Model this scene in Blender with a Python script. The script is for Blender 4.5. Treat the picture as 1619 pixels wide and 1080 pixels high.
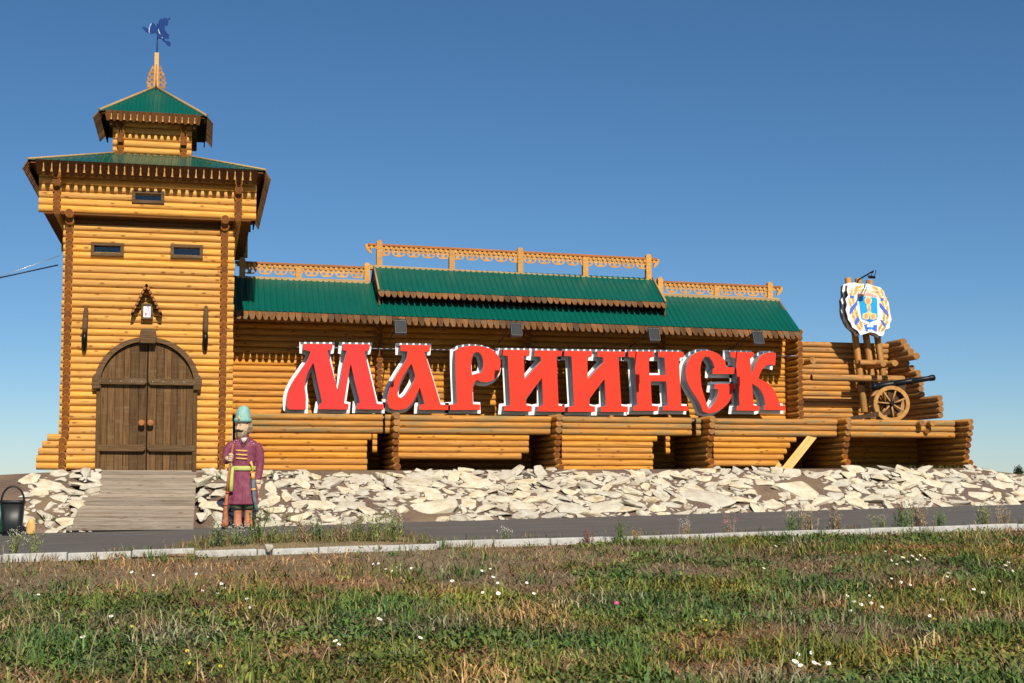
import bpy, bmesh, math, random
import numpy as np
from mathutils import Vector, Matrix
random.seed(7); rng = np.random.default_rng(11)
sc = bpy.context.scene
for o in list(bpy.data.objects): bpy.data.objects.remove(o)
R = math.radians

# ------------------------------------------------------------------ camera
EYE = 1.6; FPX = 2250.0; YAW = math.atan(498/2250); PITCH = R(4.0)
cam = bpy.data.cameras.new('camera'); camo = bpy.data.objects.new('camera', cam)
sc.collection.objects.link(camo); sc.camera = camo
cam.sensor_width = 36; cam.lens = 36*FPX/1619; cam.shift_y = (2250*math.tan(PITCH)*-1+768-540)/1619
cam.clip_start = .1; cam.clip_end = 9000
camo.location = (0, 0, EYE); camo.rotation_euler = (math.pi/2+PITCH, 0, -YAW)
# ------------------------------------------------------------------ sky and sun
SUN_EL, SUN_AZ = 38.5, 4.0          # azimuth: degrees to the right of straight behind the camera's facade normal
w = bpy.data.worlds.new('World'); sc.world = w; w.use_nodes = True
nt = w.node_tree; nt.nodes.clear()
sky = nt.nodes.new('ShaderNodeTexSky'); sky.sky_type = 'NISHITA'; sky.sun_disc = False
sky.sun_elevation = R(SUN_EL); sky.sun_rotation = R(180-SUN_AZ)
sky.altitude = 0; sky.air_density = .82; sky.dust_density = .1; sky.ozone_density = 6
bg = nt.nodes.new('ShaderNodeBackground'); bg.inputs[1].default_value = .071
hsv = nt.nodes.new('ShaderNodeHueSaturation'); hsv.inputs['Saturation'].default_value = 1.10; hsv.inputs['Hue'].default_value = .4955
wo = nt.nodes.new('ShaderNodeOutputWorld')
nt.links.new(sky.outputs[0], hsv.inputs['Color']); nt.links.new(hsv.outputs[0], bg.inputs[0]); nt.links.new(bg.outputs[0], wo.inputs[0])
sl = bpy.data.lights.new('sun', 'SUN'); sl.energy = 5.0; sl.angle = R(.53); sl.color = (1, .92, .78)
so = bpy.data.objects.new('sun', sl); sc.collection.objects.link(so)
sdir = Vector((math.sin(R(SUN_AZ))*math.cos(R(SUN_EL)), -math.cos(R(SUN_AZ))*math.cos(R(SUN_EL)), math.sin(R(SUN_EL))))
so.rotation_euler = sdir.to_track_quat('Z', 'Y').to_euler(); so.location = (5, -20, 30)
vs = sc.view_settings; vs.view_transform = 'Standard'; vs.look = 'None'; vs.exposure = .25; vs.gamma = 1
sc.cycles.diffuse_bounces = 2; sc.cycles.max_bounces = 8

# ------------------------------------------------------------------ helpers
_F = Vector((math.sin(YAW)*math.cos(PITCH), math.cos(YAW)*math.cos(PITCH), math.sin(PITCH)))
_R = Vector((math.cos(YAW), -math.sin(YAW), 0)); _U = _R.cross(_F)
PY0 = 768-2250*math.tan(PITCH)
def at(px, py, Y):
    "photo pixel -> point on the plane at depth Y"
    d = _F + _R*((px-809.5)/FPX) - _U*((py-PY0)/FPX)
    t = Y/d.y
    return Vector((d.x*t, Y, EYE+d.z*t))
def aX(px, Y, py=700): return at(px, py, Y).x
def aZ(px, py, Y): return at(px, py, Y).z

def wmat(o):
    if o.parent is None: return o.matrix_basis.copy()
    return wmat(o.parent) @ o.matrix_parent_inverse @ o.matrix_basis
def par(c, p):
    if p is not None:
        c.parent = p; c.matrix_parent_inverse = wmat(p).inverted()
    return c
def tag(o, label=None, cat=None, group=None, kind=None):
    if label: o['label'] = label
    if cat: o['category'] = cat
    if group: o['group'] = group
    if kind: o['kind'] = kind
    return o
def thing(name, loc, label, cat, group=None):
    o = bpy.data.objects.new(name, None); sc.collection.objects.link(o); o.location = loc
    o.empty_display_size = .2
    return tag(o, label, cat, group)
def link(name, me, parent=None, M=None):
    o = bpy.data.objects.new(name, me); sc.collection.objects.link(o)
    if M is not None: o.matrix_basis = M
    return par(o, parent)
def frame(o, x, y, z=None):
    x = Vector(x).normalized(); y = Vector(y); z = x.cross(y).normalized() if z is None else Vector(z)
    y = z.cross(x).normalized()
    m = Matrix.Identity(4)
    for i in range(3): m[i][0] = x[i]; m[i][1] = y[i]; m[i][2] = z[i]; m[i][3] = o[i]
    return m

class MB:
    def __init__(s): s.v = []; s.f = []; s.m = []; s.s = []
    def add(s, vs, fs, m=0, smooth=False):
        b = len(s.v); s.v += [tuple(x) for x in vs]
        for f in fs: s.f.append([i+b for i in f]); s.m.append(m); s.s.append(smooth)
        return s
    def box(s, a, b, m=0, M=None):
        x0, y0, z0 = a; x1, y1, z1 = b
        vs = [Vector(p) for p in ((x0,y0,z0),(x1,y0,z0),(x1,y1,z0),(x0,y1,z0),(x0,y0,z1),(x1,y0,z1),(x1,y1,z1),(x0,y1,z1))]
        if M is not None: vs = [M@p for p in vs]
        return s.add(vs, [(0,3,2,1),(4,5,6,7),(0,1,5,4),(1,2,6,5),(2,3,7,6),(3,0,4,7)], m)
    def prism(s, poly, d0, d1, M=None, m=0, ms=None):
        "poly in local xy (ccw), extruded along local z"
        n = len(poly)
        vs = [Vector((p[0], p[1], d0)) for p in poly]+[Vector((p[0], p[1], d1)) for p in poly]
        if M is not None: vs = [M@p for p in vs]
        s.add(vs, [tuple(range(n))[::-1], tuple(range(n, 2*n))], m)
        b = len(s.v)-2*n
        for i in range(n):
            j = (i+1) % n; s.f.append([b+i, b+j, b+n+j, b+n+i]); s.m.append(m if ms is None else ms); s.s.append(False)
        return s
    def tube(s, pts, rad, n=8, m=0, cap=True, smooth=True, mc=None, flat=1.0):
        pts = [Vector(p) for p in pts]
        if not hasattr(rad, '__len__'): rad = [rad]*len(pts)
        rings = []; prev = None
        for i, p in enumerate(pts):
            t = (pts[min(i+1, len(pts)-1)]-pts[max(i-1, 0)]).normalized()
            if prev is None:
                a = Vector((0,0,1)) if abs(t.z) < .9 else Vector((0,1,0))
                x = t.cross(a).normalized()
            else: x = (prev-t*prev.dot(t)).normalized()
            prev = x; y = t.cross(x)
            rings.append([p+(x*math.cos(k*2*math.pi/n)+y*flat*math.sin(k*2*math.pi/n))*rad[i] for k in range(n)])
        return s.loft(rings, m, cap, smooth, mc)
    def loft(s, rings, m=0, cap=True, smooth=True, mc=None):
        n = len(rings[0]); b = len(s.v)
        for r in rings: s.v += [tuple(p) for p in r]
        for i in range(len(rings)-1):
            for k in range(n):
                k2 = (k+1) % n
                s.f.append([b+i*n+k, b+i*n+k2, b+(i+1)*n+k2, b+(i+1)*n+k]); s.m.append(m); s.s.append(smooth)
        if cap:
            e = b+(len(rings)-1)*n
            s.f.append([b+k for k in range(n)][::-1]); s.f.append([e+k for k in range(n)])
            s.m += [m if mc is None else mc]*2; s.s += [False]*2
        return s
    def mesh(s, name, mats):
        me = bpy.data.meshes.new(name); me.from_pydata(s.v, [], s.f)
        if not isinstance(mats, (list, tuple)): mats = [mats]
        for x in mats: me.materials.append(x)
        me.polygons.foreach_set('material_index', s.m); me.polygons.foreach_set('use_smooth', s.s)
        me.update()
        return me
    def build(s, name, mats, parent=None, fix=True, bevel=0):
        me = s.mesh(name, mats)
        if fix:
            bm = bmesh.new(); bm.from_mesh(me); bmesh.ops.recalc_face_normals(bm, faces=bm.faces[:])
            if bevel: bmesh.ops.bevel(bm, geom=[e for e in bm.edges if e.is_manifold and e.calc_face_angle(0) > .6], offset=bevel, segments=1, affect='EDGES')
            bm.to_mesh(me); bm.free()
        return link(name, me, parent)

# ------------------------------------------------------------------ materials
def mat(name, col=(.5,.5,.5), rough=.7, metal=0, spec=.3):
    m = bpy.data.materials.new(name); m.use_nodes = True
    b = m.node_tree.nodes['Principled BSDF']
    b.inputs['Base Color'].default_value = (*col, 1); b.inputs['Roughness'].default_value = rough
    b.inputs['Metallic'].default_value = metal; b.inputs['Specular IOR Level'].default_value = spec
    return m
class N:
    def __init__(s, m): s.m = m; s.t = m.node_tree; s.b = s.t.nodes['Principled BSDF']
    def n(s, typ, **kw):
        x = s.t.nodes.new('ShaderNode'+typ)
        for k, v in kw.items(): setattr(x, k, v)
        return x
    def l(s, a, b): s.t.links.new(a, b)
    def coord(s, scale=(1,1,1), rnd=True, space='Object'):
        tc = s.n('TexCoord'); mp = s.n('Mapping'); mp.inputs['Scale'].default_value = scale
        s.l(tc.outputs[space], mp.inputs[0])
        if rnd:
            oi = s.n('ObjectInfo'); mu = s.n('Math', operation='MULTIPLY'); mu.inputs[1].default_value = 57.3
            s.l(oi.outputs['Random'], mu.inputs[0])
            cb = s.n('CombineXYZ'); s.l(mu.outputs[0], cb.inputs[0]); s.l(mu.outputs[0], cb.inputs[1])
            s.l(cb.outputs[0], mp.inputs['Location'])
        return mp.outputs[0]
    def noise(s, vec, scale=5, detail=4, rough=.55):
        x = s.n('TexNoise'); x.inputs['Scale'].default_value = scale; x.inputs['Detail'].default_value = detail
        x.inputs['Roughness'].default_value = rough
        if vec is not None: s.l(vec, x.inputs['Vector'])
        return x.outputs['Fac']
    def ramp(s, fac, stops):
        x = s.n('ValToRGB'); e = x.color_ramp.elements
        while len(e) < len(stops): e.new(.5)
        for i, (p, c) in enumerate(stops): e[i].position = p; e[i].color = (*c, 1) if len(c) == 3 else c
        s.l(fac, x.inputs[0]); return x.outputs[0]
    def mix(s, fac, a, b, blend='MIX'):
        x = s.n('Mix', data_type='RGBA', blend_type=blend)
        for i, v in ((0, fac), (6, a), (7, b)):
            if isinstance(v, (int, float)): x.inputs[i].default_value = v
            elif isinstance(v, tuple): x.inputs[i].default_value = (*v, 1)
            else: s.l(v, x.inputs[i])
        return x.outputs[2]
    def rand(s, lo, hi):
        oi = s.n('ObjectInfo'); mr = s.n('MapRange'); mr.inputs[3].default_value = lo; mr.inputs[4].default_value = hi
        s.l(oi.outputs['Random'], mr.inputs[0]); return mr.outputs[0]
    def col(s, c): s.l(c, s.b.inputs['Base Color'])
    def bump(s, fac, strength=.3, dist=.02):
        x = s.n('Bump'); x.inputs['Strength'].default_value = strength; x.inputs['Distance'].default_value = dist
        s.l(fac, x.inputs['Height']); s.l(x.outputs[0], s.b.inputs['Normal'])
def wood(name, lo, hi, knot=(.16,.05,.012), grey=None, greyamt=(.55,.7), rough=.55, scale=(1.1,16,16), knots=True, bump=.25, vary=(.86,1.08), streak=None):
    m = mat(name, hi, min(1, rough+.12), spec=.14); n = N(m)
    v = n.coord(scale); g = n.noise(v, 1.6, 5, .6)
    c = n.ramp(g, [(.28, lo), (.68, hi)])
    if knots:
        vo = n.n('TexVoronoi'); vo.inputs['Scale'].default_value = 1
        n.l(n.coord((3.0, 6.5, 6.5)), vo.inputs['Vector'])
        k = n.ramp(vo.outputs['Distance'], [(.09, (1,1,1)), (.22, (0,0,0))])
        n2 = n.noise(n.coord((9, 60, 60)), 1, 2)
        c = n.mix(n.mix(.75, (0,0,0), k), c, knot)
    if streak:
        st = n.noise(n.coord((.5, 26, 26)), 1.2, 3, .7)
        c = n.mix(n.ramp(st, [(.58, (0,0,0)), (.70, (.75,.75,.75))]), c, streak)
        ck = n.noise(n.coord((.45, 34, 34)), 1.0, 2, .5)
        c = n.mix(n.ramp(ck, [(.655, (0,0,0)), (.675, (.85,.85,.85)), (.70, (0,0,0))]), c, (.10,.035,.010))
    if grey:
        gn = n.noise(n.coord((.55, 7, 7)), 1.5, 5, .7)
        c = n.mix(n.ramp(gn, [(greyamt[0], (0,0,0)), (greyamt[1], (1,1,1))]), c, grey)
    hs = n.n('HueSaturation'); n.l(n.rand(*vary), hs.inputs['Value']); n.l(n.rand(.97, 1.03), hs.inputs['Saturation']); n.l(c, hs.inputs['Color'])
    n.col(hs.outputs[0]); n.bump(g, bump, .01)
    return m
W_LOG = wood('varnished pine log', (.50,.225,.042), (.73,.39,.098), streak=(.38,.16,.036))
W_WALL = wood('gallery pine log', (.42,.165,.025), (.66,.315,.062), streak=(.30,.115,.026))
W_DECK = wood('weathered pine log', (.36,.155,.032), (.54,.255,.062), grey=(.235,.175,.08), greyamt=(.46,.62), streak=(.25,.12,.04))
W_PAL = wood('palisade log', (.36,.15,.035), (.56,.27,.075), grey=(.24,.16,.075), greyamt=(.47,.66), streak=(.2,.09,.03))
W_END = wood('log end', (.125,.040,.009), (.225,.078,.019), knots=False, scale=(9,9,9), bump=.4, vary=(.75,1.15))
W_ENDP = wood('palisade log end', (.22,.10,.03), (.38,.2,.075), knots=False, scale=(9,9,9), bump=.4, vary=(.7,1.2))
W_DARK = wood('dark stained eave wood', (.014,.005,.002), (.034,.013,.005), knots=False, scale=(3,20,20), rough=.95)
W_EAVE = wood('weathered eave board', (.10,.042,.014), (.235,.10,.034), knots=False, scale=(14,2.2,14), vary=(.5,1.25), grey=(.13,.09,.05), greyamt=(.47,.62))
W_TRIM = wood('pale trim wood', (.42,.20,.05), (.61,.325,.10), knots=False, scale=(3,16,16), bump=.15)
W_TAN = wood('ridge board wood', (.30,.19,.085), (.46,.31,.15), knots=False, scale=(1,20,20))
W_RAIL = wood('red brown rail wood', (.24,.085,.028), (.40,.16,.055), knots=False, scale=(1,20,20))
W_GATE = wood('old gate plank', (.058,.028,.011), (.175,.098,.042), scale=(26,26,1.1), grey=(.15,.10,.055), greyamt=(.52,.70), knots=False, bump=.6, vary=(.72,1.25), rough=.8)
W_GATEH = wood('old gate beam', (.062,.034,.016), (.155,.092,.046), scale=(1.4,26,26), grey=(.17,.12,.07), greyamt=(.52,.68), knots=False, bump=.6, rough=.8)
W_GREY = wood('grey ramp plank', (.20,.155,.115), (.36,.30,.235), scale=(1.2,24,24), grey=(.20,.145,.10), greyamt=(.5,.66), knots=True, knot=(.16,.1,.06), bump=.5, vary=(.78,1.15), rough=.85)
W_PLANK = wood('fresh plank', (.56,.31,.10), (.76,.46,.17), knots=False)
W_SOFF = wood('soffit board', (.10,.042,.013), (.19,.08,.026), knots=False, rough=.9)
W_DARK.node_tree.nodes['Principled BSDF'].inputs['Specular IOR Level'].default_value = .04; W_END.node_tree.nodes['Principled BSDF'].inputs['Specular IOR Level'].default_value = .1

M_ROOF = mat('green painted sheet metal', (.003,.105,.074), .30, 0, .32); n = N(M_ROOF)
n.col(n.mix(n.noise(n.coord((.7,.7,.7), False), 2.5, 5), (.001,.070,.050), (.003,.098,.072)))
M_WHITE = mat('white sheet', (.80,.80,.78), .5)
M_GREYSIDE = mat('grey letter side', (.36,.345,.365), .5)
def redmat(nm, a, b):
    m = mat(nm, a, .5, spec=.12); n = N(m); n.col(n.mix(n.noise(n.coord((1,1,1)), 1.6, 3), a, b)); return m
M_RED = redmat('orange red letter face', (.63,.036,.018), (.71,.048,.025))
M_RED2 = redmat('faded red letter face', (.58,.032,.030), (.67,.046,.042))
M_BLACK = mat('black metal', (.012,.013,.014), .38, .6)
M_GUN = mat('cannon iron', (.016,.017,.02), .42, .7)
M_LAMP = mat('floodlight housing', (.018,.020,.023), .55, 0, .2)
M_LAMPG = mat('floodlight glass', (.35,.37,.38), .12, .0, .6)
M_STEEL = mat('stud metal', (.55,.5,.42), .35, .9)
M_BLUE = mat('blue vane paint', (.002,.030,.16), .5, 0, .1)
M_BLUEL = mat('vane edge silver', (.55,.62,.70), .3, .5)
M_GLASS = mat('window glass', (.9,.95,.95), .02, 0, .5); M_GLASS.node_tree.nodes['Principled BSDF'].inputs['Transmission Weight'].default_value = 1.0
M_INT = mat('dark window inside', (.02,.018,.015), .9)
M_BIN = mat('bin plastic', (.010,.012,.013), .42)
M_BING = mat('green bin plastic', (.01,.16,.08), .5)

# ------------------------------------------------------------------ ground, road, embankment
def zk(X): return .50+.0213*(np.clip(X, -14, 32)+3.1)
def Yfoot(X): return 31.0+.088*(np.clip(X, -14, 32)+4)
def zfoot(X): return .60+.0209*(np.clip(X, -14, 32)+4)
def Ycrest(X): return 33.82+1.3*np.clip((X-1.75)/1.0, 0, 1)
def zcrest(X): return 1.955+.006*np.clip(X, -6, 20)-.10*np.clip(X-20.5, 0, 3)-.05*np.clip(-2.6-X, 0, 3)
_lat = rng.random((257, 257))
def vnoise(x, y, s, o=3):
    r = 0; a = 1; t = 0
    for k in range(o):
        u = x/s+13.7*k; v = y/s+7.1*k; i = np.floor(u).astype(int); j = np.floor(v).astype(int); fu = u-i; fv = v-j
        fu = fu*fu*(3-2*fu); fv = fv*fv*(3-2*fv)
        L = lambda a_, b_: _lat[a_ % 257, b_ % 257]
        r = r+a*((L(i,j)*(1-fu)+L(i+1,j)*fu)*(1-fv)+(L(i,j+1)*(1-fu)+L(i+1,j+1)*fu)*fv); t += a; a *= .5; s = s*.5
    return r/t
def gfield(X, Y):
    k = zk(X)-.12
    t = np.clip((Y-7)/17.0, 0, 1)
    return k*t*t*(3-2*t)*.55+k*t*.45+(vnoise(X, Y, 1.7)-.5)*.10*np.clip((24-Y)/2, 0, 1)
def roadz(X, Y):
    t = np.clip((Y-24)/(Yfoot(X)-24), 0, 1.2); return zk(X)-.05+(zfoot(X)-zk(X)+.05)*t
def bankz(X, Y):
    t = np.clip((Y-Yfoot(X))/(Ycrest(X)-Yfoot(X)), 0, 1)
    z = zfoot(X)+(zcrest(X)-zfoot(X))*(t*.85+.15*(1-(1-t)**2))
    return z
def grid(name, xs, ys, fn, mats, mat_fn=None):
    X, Y = np.meshgrid(np.array(xs, float), np.array(ys, float)); Z = fn(X, Y)
    nx, ny = len(xs), len(ys)
    v = np.stack([X, Y, Z], -1).reshape(-1, 3)
    i = np.arange(ny-1)[:, None]*nx+np.arange(nx-1)[None]
    f = np.stack([i, i+1, i+nx+1, i+nx], -1).reshape(-1, 4)
    me = bpy.data.meshes.new(name); me.from_pydata(v.tolist(), [], f.tolist()); me.materials.append(mats)
    me.polygons.foreach_set('use_smooth', [True]*len(me.polygons)); me.update()
    return link(name, me)
M_SOIL = mat('dry field soil', (.2,.14,.08), .95, spec=.1); n = N(M_SOIL)
a = n.noise(n.coord((1,1,1), False), .9, 6, .65); b = n.noise(n.coord((1,1,1), False), 38, 5, .75)
c = n.ramp(b, [(.30, (.085,.055,.030)), (.5, (.25,.175,.10)), (.70, (.44,.34,.21))])
c = n.mix(n.ramp(a, [(.50, (0,0,0)), (.68, (.6,.6,.6))]), c, n.ramp(b, [(.3, (.045,.045,.018)), (.7, (.18,.145,.07))]))
n.col(c); n.bump(b, .8, .04)
M_ROAD = mat('asphalt', (.06,.057,.055), .85, spec=.25); n = N(M_ROAD)
a = n.noise(n.coord((.22,1.6,1), False), 1.1, 6, .6); b = n.noise(n.coord((1,1,1), False), 160, 3, .7)
c = n.ramp(a, [(.3, (.085,.078,.073)), (.7, (.135,.125,.115))])
n.col(n.mix(.35, c, n.ramp(b, [(.35, (.035,.033,.032)), (.7, (.20,.185,.17))]))); n.bump(b, .5, .01)
dst = n.noise(n.coord((.5,1.4,1), False), 1.3, 7, .72); old = n.b.inputs['Base Color'].links[0].from_socket
n.col(n.mix(n.ramp(dst, [(.52, (0,0,0)), (.72, (.55,.55,.55))]), old, (.21,.18,.145)))
M_BANK = mat('purple brown fill soil', (.18,.12,.09), .95, spec=.1); n = N(M_BANK)
a = n.noise(n.coord((1,1,1), False), .7, 5, .6); b = n.noise(n.coord((1,1,1), False), 26, 6, .75)
c = n.ramp(b, [(.3, (.085,.055,.044)), (.7, (.25,.175,.135))])
n.col(n.mix(n.ramp(a, [(.45, (0,0,0)), (.65, (.7,.7,.7))]), c, (.27,.19,.11))); n.bump(b, .8, .05)
M_KERB = mat('pale concrete', (.55,.54,.51), .85, spec=.2); n = N(M_KERB)
a = n.noise(n.coord((3,3,3)), 2, 6, .7); b = n.noise(n.coord((30,30,30)), 2, 4, .7)
n.col(n.mix(.4, n.ramp(a, [(.3, (.27,.255,.225)), (.62, (.52,.51,.48))]), n.ramp(b, [(.3, (.22,.21,.19)), (.7, (.6,.59,.56))]))); n.bump(b, .5, .01)

far = [-4000, -1200, -400, -150, -70, -35]
xs = far+list(np.arange(-16, 30.01, .35))+[35, 50, 80, 150, 400, 1200, 4000]
ys = [-3000, -800, -200, -60, -20, -6, 0, 4]+list(np.arange(7, 24.16, .22))+[24.5, 28, 32, 36, 45, 60, 100, 250, 800, 2500, 6000]
def groundz(X, Y):
    z = gfield(X, np.minimum(Y, 24)); z = np.where(Y > 24.2, zk(X)-.25, z)
    return np.where(Y > 58, -.5, z)
tag(grid('ground', xs, ys, groundz, M_SOIL), 'rough grassy field in front of the road', kind='structure')
tag(grid('road', list(np.arange(-60, 70.1, 1.0)), [24.12]+list(np.arange(24.6, 31.01, .8))+[31.8, 32.6, 33.4, 34.2], lambda X, Y: roadz(X, np.minimum(Y, Yfoot(X)+.35))+.004, M_ROAD), 'dark asphalt drive below the stone bank', kind='structure')
def embz(X, Y):
    z = np.where(Y < Ycrest(X), bankz(X, Y)+(vnoise(X, Y, .8)-.5)*.12*np.clip((Y-Yfoot(X))*3, 0, 1)*np.clip((Ycrest(X)-Y)*3, 0, 1), zcrest(X))
    z = np.where(Y > 46, zcrest(X)-(Y-46)*.25, z)
    z = np.where(Y < Yfoot(X)-.05, roadz(X, Y)-.12, z)
    rz_ = .66+(1.93-.66)*(Y-31.0)/2.88-.26
    z = np.where((X > -2.5) & (X < .25) & (Y < 33.9), np.minimum(z, rz_), z)
    side = np.clip((np.abs(X-7.5)-22)/6, 0, 1)
    return z*(1-side)+(-.5)*side
bank = grid('embankment', list(np.arange(-24, 40.01, .3)), [30.2]+list(np.arange(30.6, 36.0, .14))+[37, 38, 40, 43, 46, 49, 52, 56], embz, M_BANK)
tag(bank, 'soil bank faced with pale broken stones', kind='structure')

# kerb: separate concrete blocks along the near edge of the drive
kerb = thing('kerb', (0, 24, .5), 'pale concrete kerb along the near edge of the drive', 'kerb'); kerb['kind'] = 'structure'
x = -9.0; i = 0
while x < 24:
    L = .985
    z = float(zk(x+.5)); dz = .0213*L
    b = MB(); hh = .10
    b.v = [(0,0,-.25),(L,0,-.25+dz),(L,.19,-.25+dz),(0,.19,-.25),(0,.012,0),(L,.012,dz),(L,.19,dz),(0,.19,0)]
    b.f = [[0,3,2,1],[4,5,6,7],[0,1,5,4],[1,2,6,5],[2,3,7,6],[3,0,4,7]]; b.m = [0]*6; b.s = [False]*6
    o = b.build('kerb_stone', M_KERB, None, bevel=.012)
    jy = random.uniform(-.012, .012)-(.22 if -.2 < x < 3.6 else 0); o.location = (x, 24+jy, z-dz/2+random.uniform(-.012,.012)-(.02 if -.2 < x < 3.6 else 0)); par(o, kerb)
    x += 1.0
# earth patch between kerb and drive under the weeds
def patchz(X, Y):
    e = np.clip(1-((X-1.75)/2.25)**2, 0, 1)*np.clip((Y-23.95)/.3, 0, 1)*np.clip((27.2-Y)/.8, 0, 1)
    return roadz(X, Y)-.05+.15*np.sqrt(e)+(vnoise(X, Y, .4)-.5)*.04
tag(grid('earth_patch', list(np.arange(-1, 4.6, .12)), list(np.arange(23.9, 27.4, .1)), patchz, M_SOIL), 'low patch of weedy earth on the drive edge', kind='structure')

# stones
M_STONE = mat('cream limestone', (.6,.54,.42), .9, spec=.15); n = N(M_STONE)
a = n.noise(n.coord((1,1,1)), 1.6, 6, .65); b = n.noise(n.coord((1,1,1)), 14, 5, .7)
c = n.ramp(a, [(.30, (.43,.335,.20)), (.46, (.58,.51,.375)), (.62, (.67,.615,.49))])
c = n.mix(n.ramp(b, [(.30, (.35,.35,.35)), (.5, (0,0,0))]), c, (.36,.28,.17))
hs = n.n('HueSaturation'); n.l(n.rand(.80, 1.08), hs.inputs['Value']); n.l(n.rand(.75, 1.2), hs.inputs['Saturation']); n.l(c, hs.inputs['Color'])
n.col(hs.outputs[0]); n.bump(b, .6, .03)
def stone_mesh(k, flat):
    r = np.random.default_rng(k); p = r.normal(size=(15, 3)); p /= np.linalg.norm(p, axis=1)[:, None]
    p *= r.uniform(.75, 1.0, (15, 1)); p[:, 0] *= r.uniform(1.0, 1.35); p[:, 1] *= r.uniform(.7, 1.0); p[:, 2] *= flat
    p[:, 2] = np.clip(p[:, 2], -flat*.55, flat*.55)
    bm = bmesh.new()
    for q in p: bm.verts.new(q)
    g = bmesh.ops.convex_hull(bm, input=bm.verts[:])
    bmesh.ops.delete(bm, geom=[v for v in bm.verts if not v.link_faces], context='VERTS')
    bmesh.ops.dissolve_limit(bm, angle_limit=.12, verts=bm.verts[:], edges=bm.edges[:])
    bmesh.ops.bevel(bm, geom=bm.edges[:], offset=.03, segments=1, affect='EDGES')
    bmesh.ops.triangulate(bm, faces=bm.faces[:])
    bmesh.ops.subdivide_edges(bm, edges=[e for e in bm.edges if e.calc_length() > .35], cuts=2, use_grid_fill=True)
    bmesh.ops.triangulate(bm, faces=bm.faces[:])
    for v in bm.verts:
        from mathutils import noise as mn
        v.co += v.normal*(mn.noise(v.co*3.1+Vector((k*3.3,0,0)))*.055+mn.noise(v.co*8+Vector((0,k*2.1,0)))*.03) if v.normal.length > .1 else Vector()
    me = bpy.data.meshes.new('stone'); bm.to_mesh(me); bm.free(); me.materials.append(M_STONE); return me
SM = [stone_mesh(100+k, [.5,.62,.8,.45][k % 4]) for k in range(28)]
def bank_at_px(px, py):
    for Y in np.arange(30.6, 36, .02):
        p = at(px, py, Y)
        if p.z <= float(bankz(p.x, Y)): return p
    return at(px, py, 33)
stones = []
for px, py, wpx in ((655,766,76),(690,806,96),(505,800,64),(745,768,60),(830,803,58),(1110,790,104),(1265,776,92),(1170,792,60),(560,800,50),(540,775,44),(905,806,64),(955,804,62),
                    (430,773,42),(1440,770,50),(1380,790,58),(1575,770,76),(1500,760,52),(1330,765,50),(470,800,44),(340,770,50),(345,800,58),(115,765,52),(90,790,44),(130,800,40),(45,760,40),
                    (610,785,50),(790,790,48),(870,770,44),(1020,770,36),(1225,800,58),(1300,798,54),(1540,785,60),(70,815,50),(105,825,44),(740,795,54),(1060,800,44)):
    p = bank_at_px(px, py); stones.append((p.x, p.y, wpx*34/2250/2*.98))
def inramp(X, Y): return -2.15 < X < .12
N0 = 26000
cx = rng.uniform(-7.5, 24.5, N0); ct = rng.uniform(-.02, 1.0, N0)
size = np.sort(rng.lognormal(-2.35, .55, N0))[::-1]; size = np.clip(size, .04, .36)
cell = {}
def ok(x, y, r, fac=.66):
    for i in range(int(x)-1, int(x)+2):
        for q in cell.get(i, ()):
            if (q[0]-x)**2+((q[1]-y)*1.25)**2 < (fac*(q[2]+r))**2: return False
    return True
def put(s): cell.setdefault(int(s[0]), []).append(s)
for s in stones: put(s)
for X, t, r in zip(cx, ct, size):
    Y = float(Yfoot(X)+(Ycrest(X)-Yfoot(X))*t)
    if inramp(X, Y): continue
    dens = float(vnoise(np.array(X), np.array(t*2.4), 1.1, 2))
    if t > .88 and dens < .46+(t-.88)*1.2: continue
    if X < -2.6 and t > .35 and dens < .56: continue
    if dens < .30: continue
    if ok(X, Y, r): s = (X, Y, float(r)); stones.append(s); put(s)
stones.sort(key=lambda s: -s[2])
rub_v = []; rub_f = []; nb = 0
for k, (X, Y, r) in enumerate(stones):
    z = float(bankz(X, Y)); run = float(Ycrest(X)-Yfoot(X)); rise = float(zcrest(X)-zfoot(X))
    nrm = Vector((random.gauss(0,.16), -rise, run)).normalized()
    nrm = (nrm+Vector((random.gauss(0,.15), random.gauss(0,.16)-.04, random.gauss(0,.10)))).normalized()
    sp = random.uniform(0, 6.28) if r < .4 else random.uniform(-.4, .4)
    xa = Vector((math.cos(sp), 0, math.sin(sp))); M = frame(Vector((X, Y, z))+nrm*(r*(.05 if r < .25 else .0)), (xa-nrm*xa.dot(nrm)), nrm.cross(xa), nrm)
    M = M @ Matrix.Diagonal((r, r*random.uniform(.8,1.1), r*random.uniform(.55,.85) if r < .3 else r*.5, 1))
    me = SM[random.randrange(len(SM))]
    if k < 300: link('stone', me, bank, M)
    else:
        vv = np.empty(len(me.vertices)*3); me.vertices.foreach_get('co', vv); vv = vv.reshape(-1, 3)
        A = np.array(M); vv = vv@A[:3,:3].T+A[:3,3]
        rub_v.append(vv); rub_f += [[i+nb for i in p.vertices] for p in me.polygons]; nb += len(vv)
me = bpy.data.meshes.new('small_stones'); me.from_pydata(np.concatenate(rub_v).tolist(), [], rub_f); me.materials.append(M_STONE)
tag(link('small_stones', me, bank), kind='stuff')
print('stones', len(stones))

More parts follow.
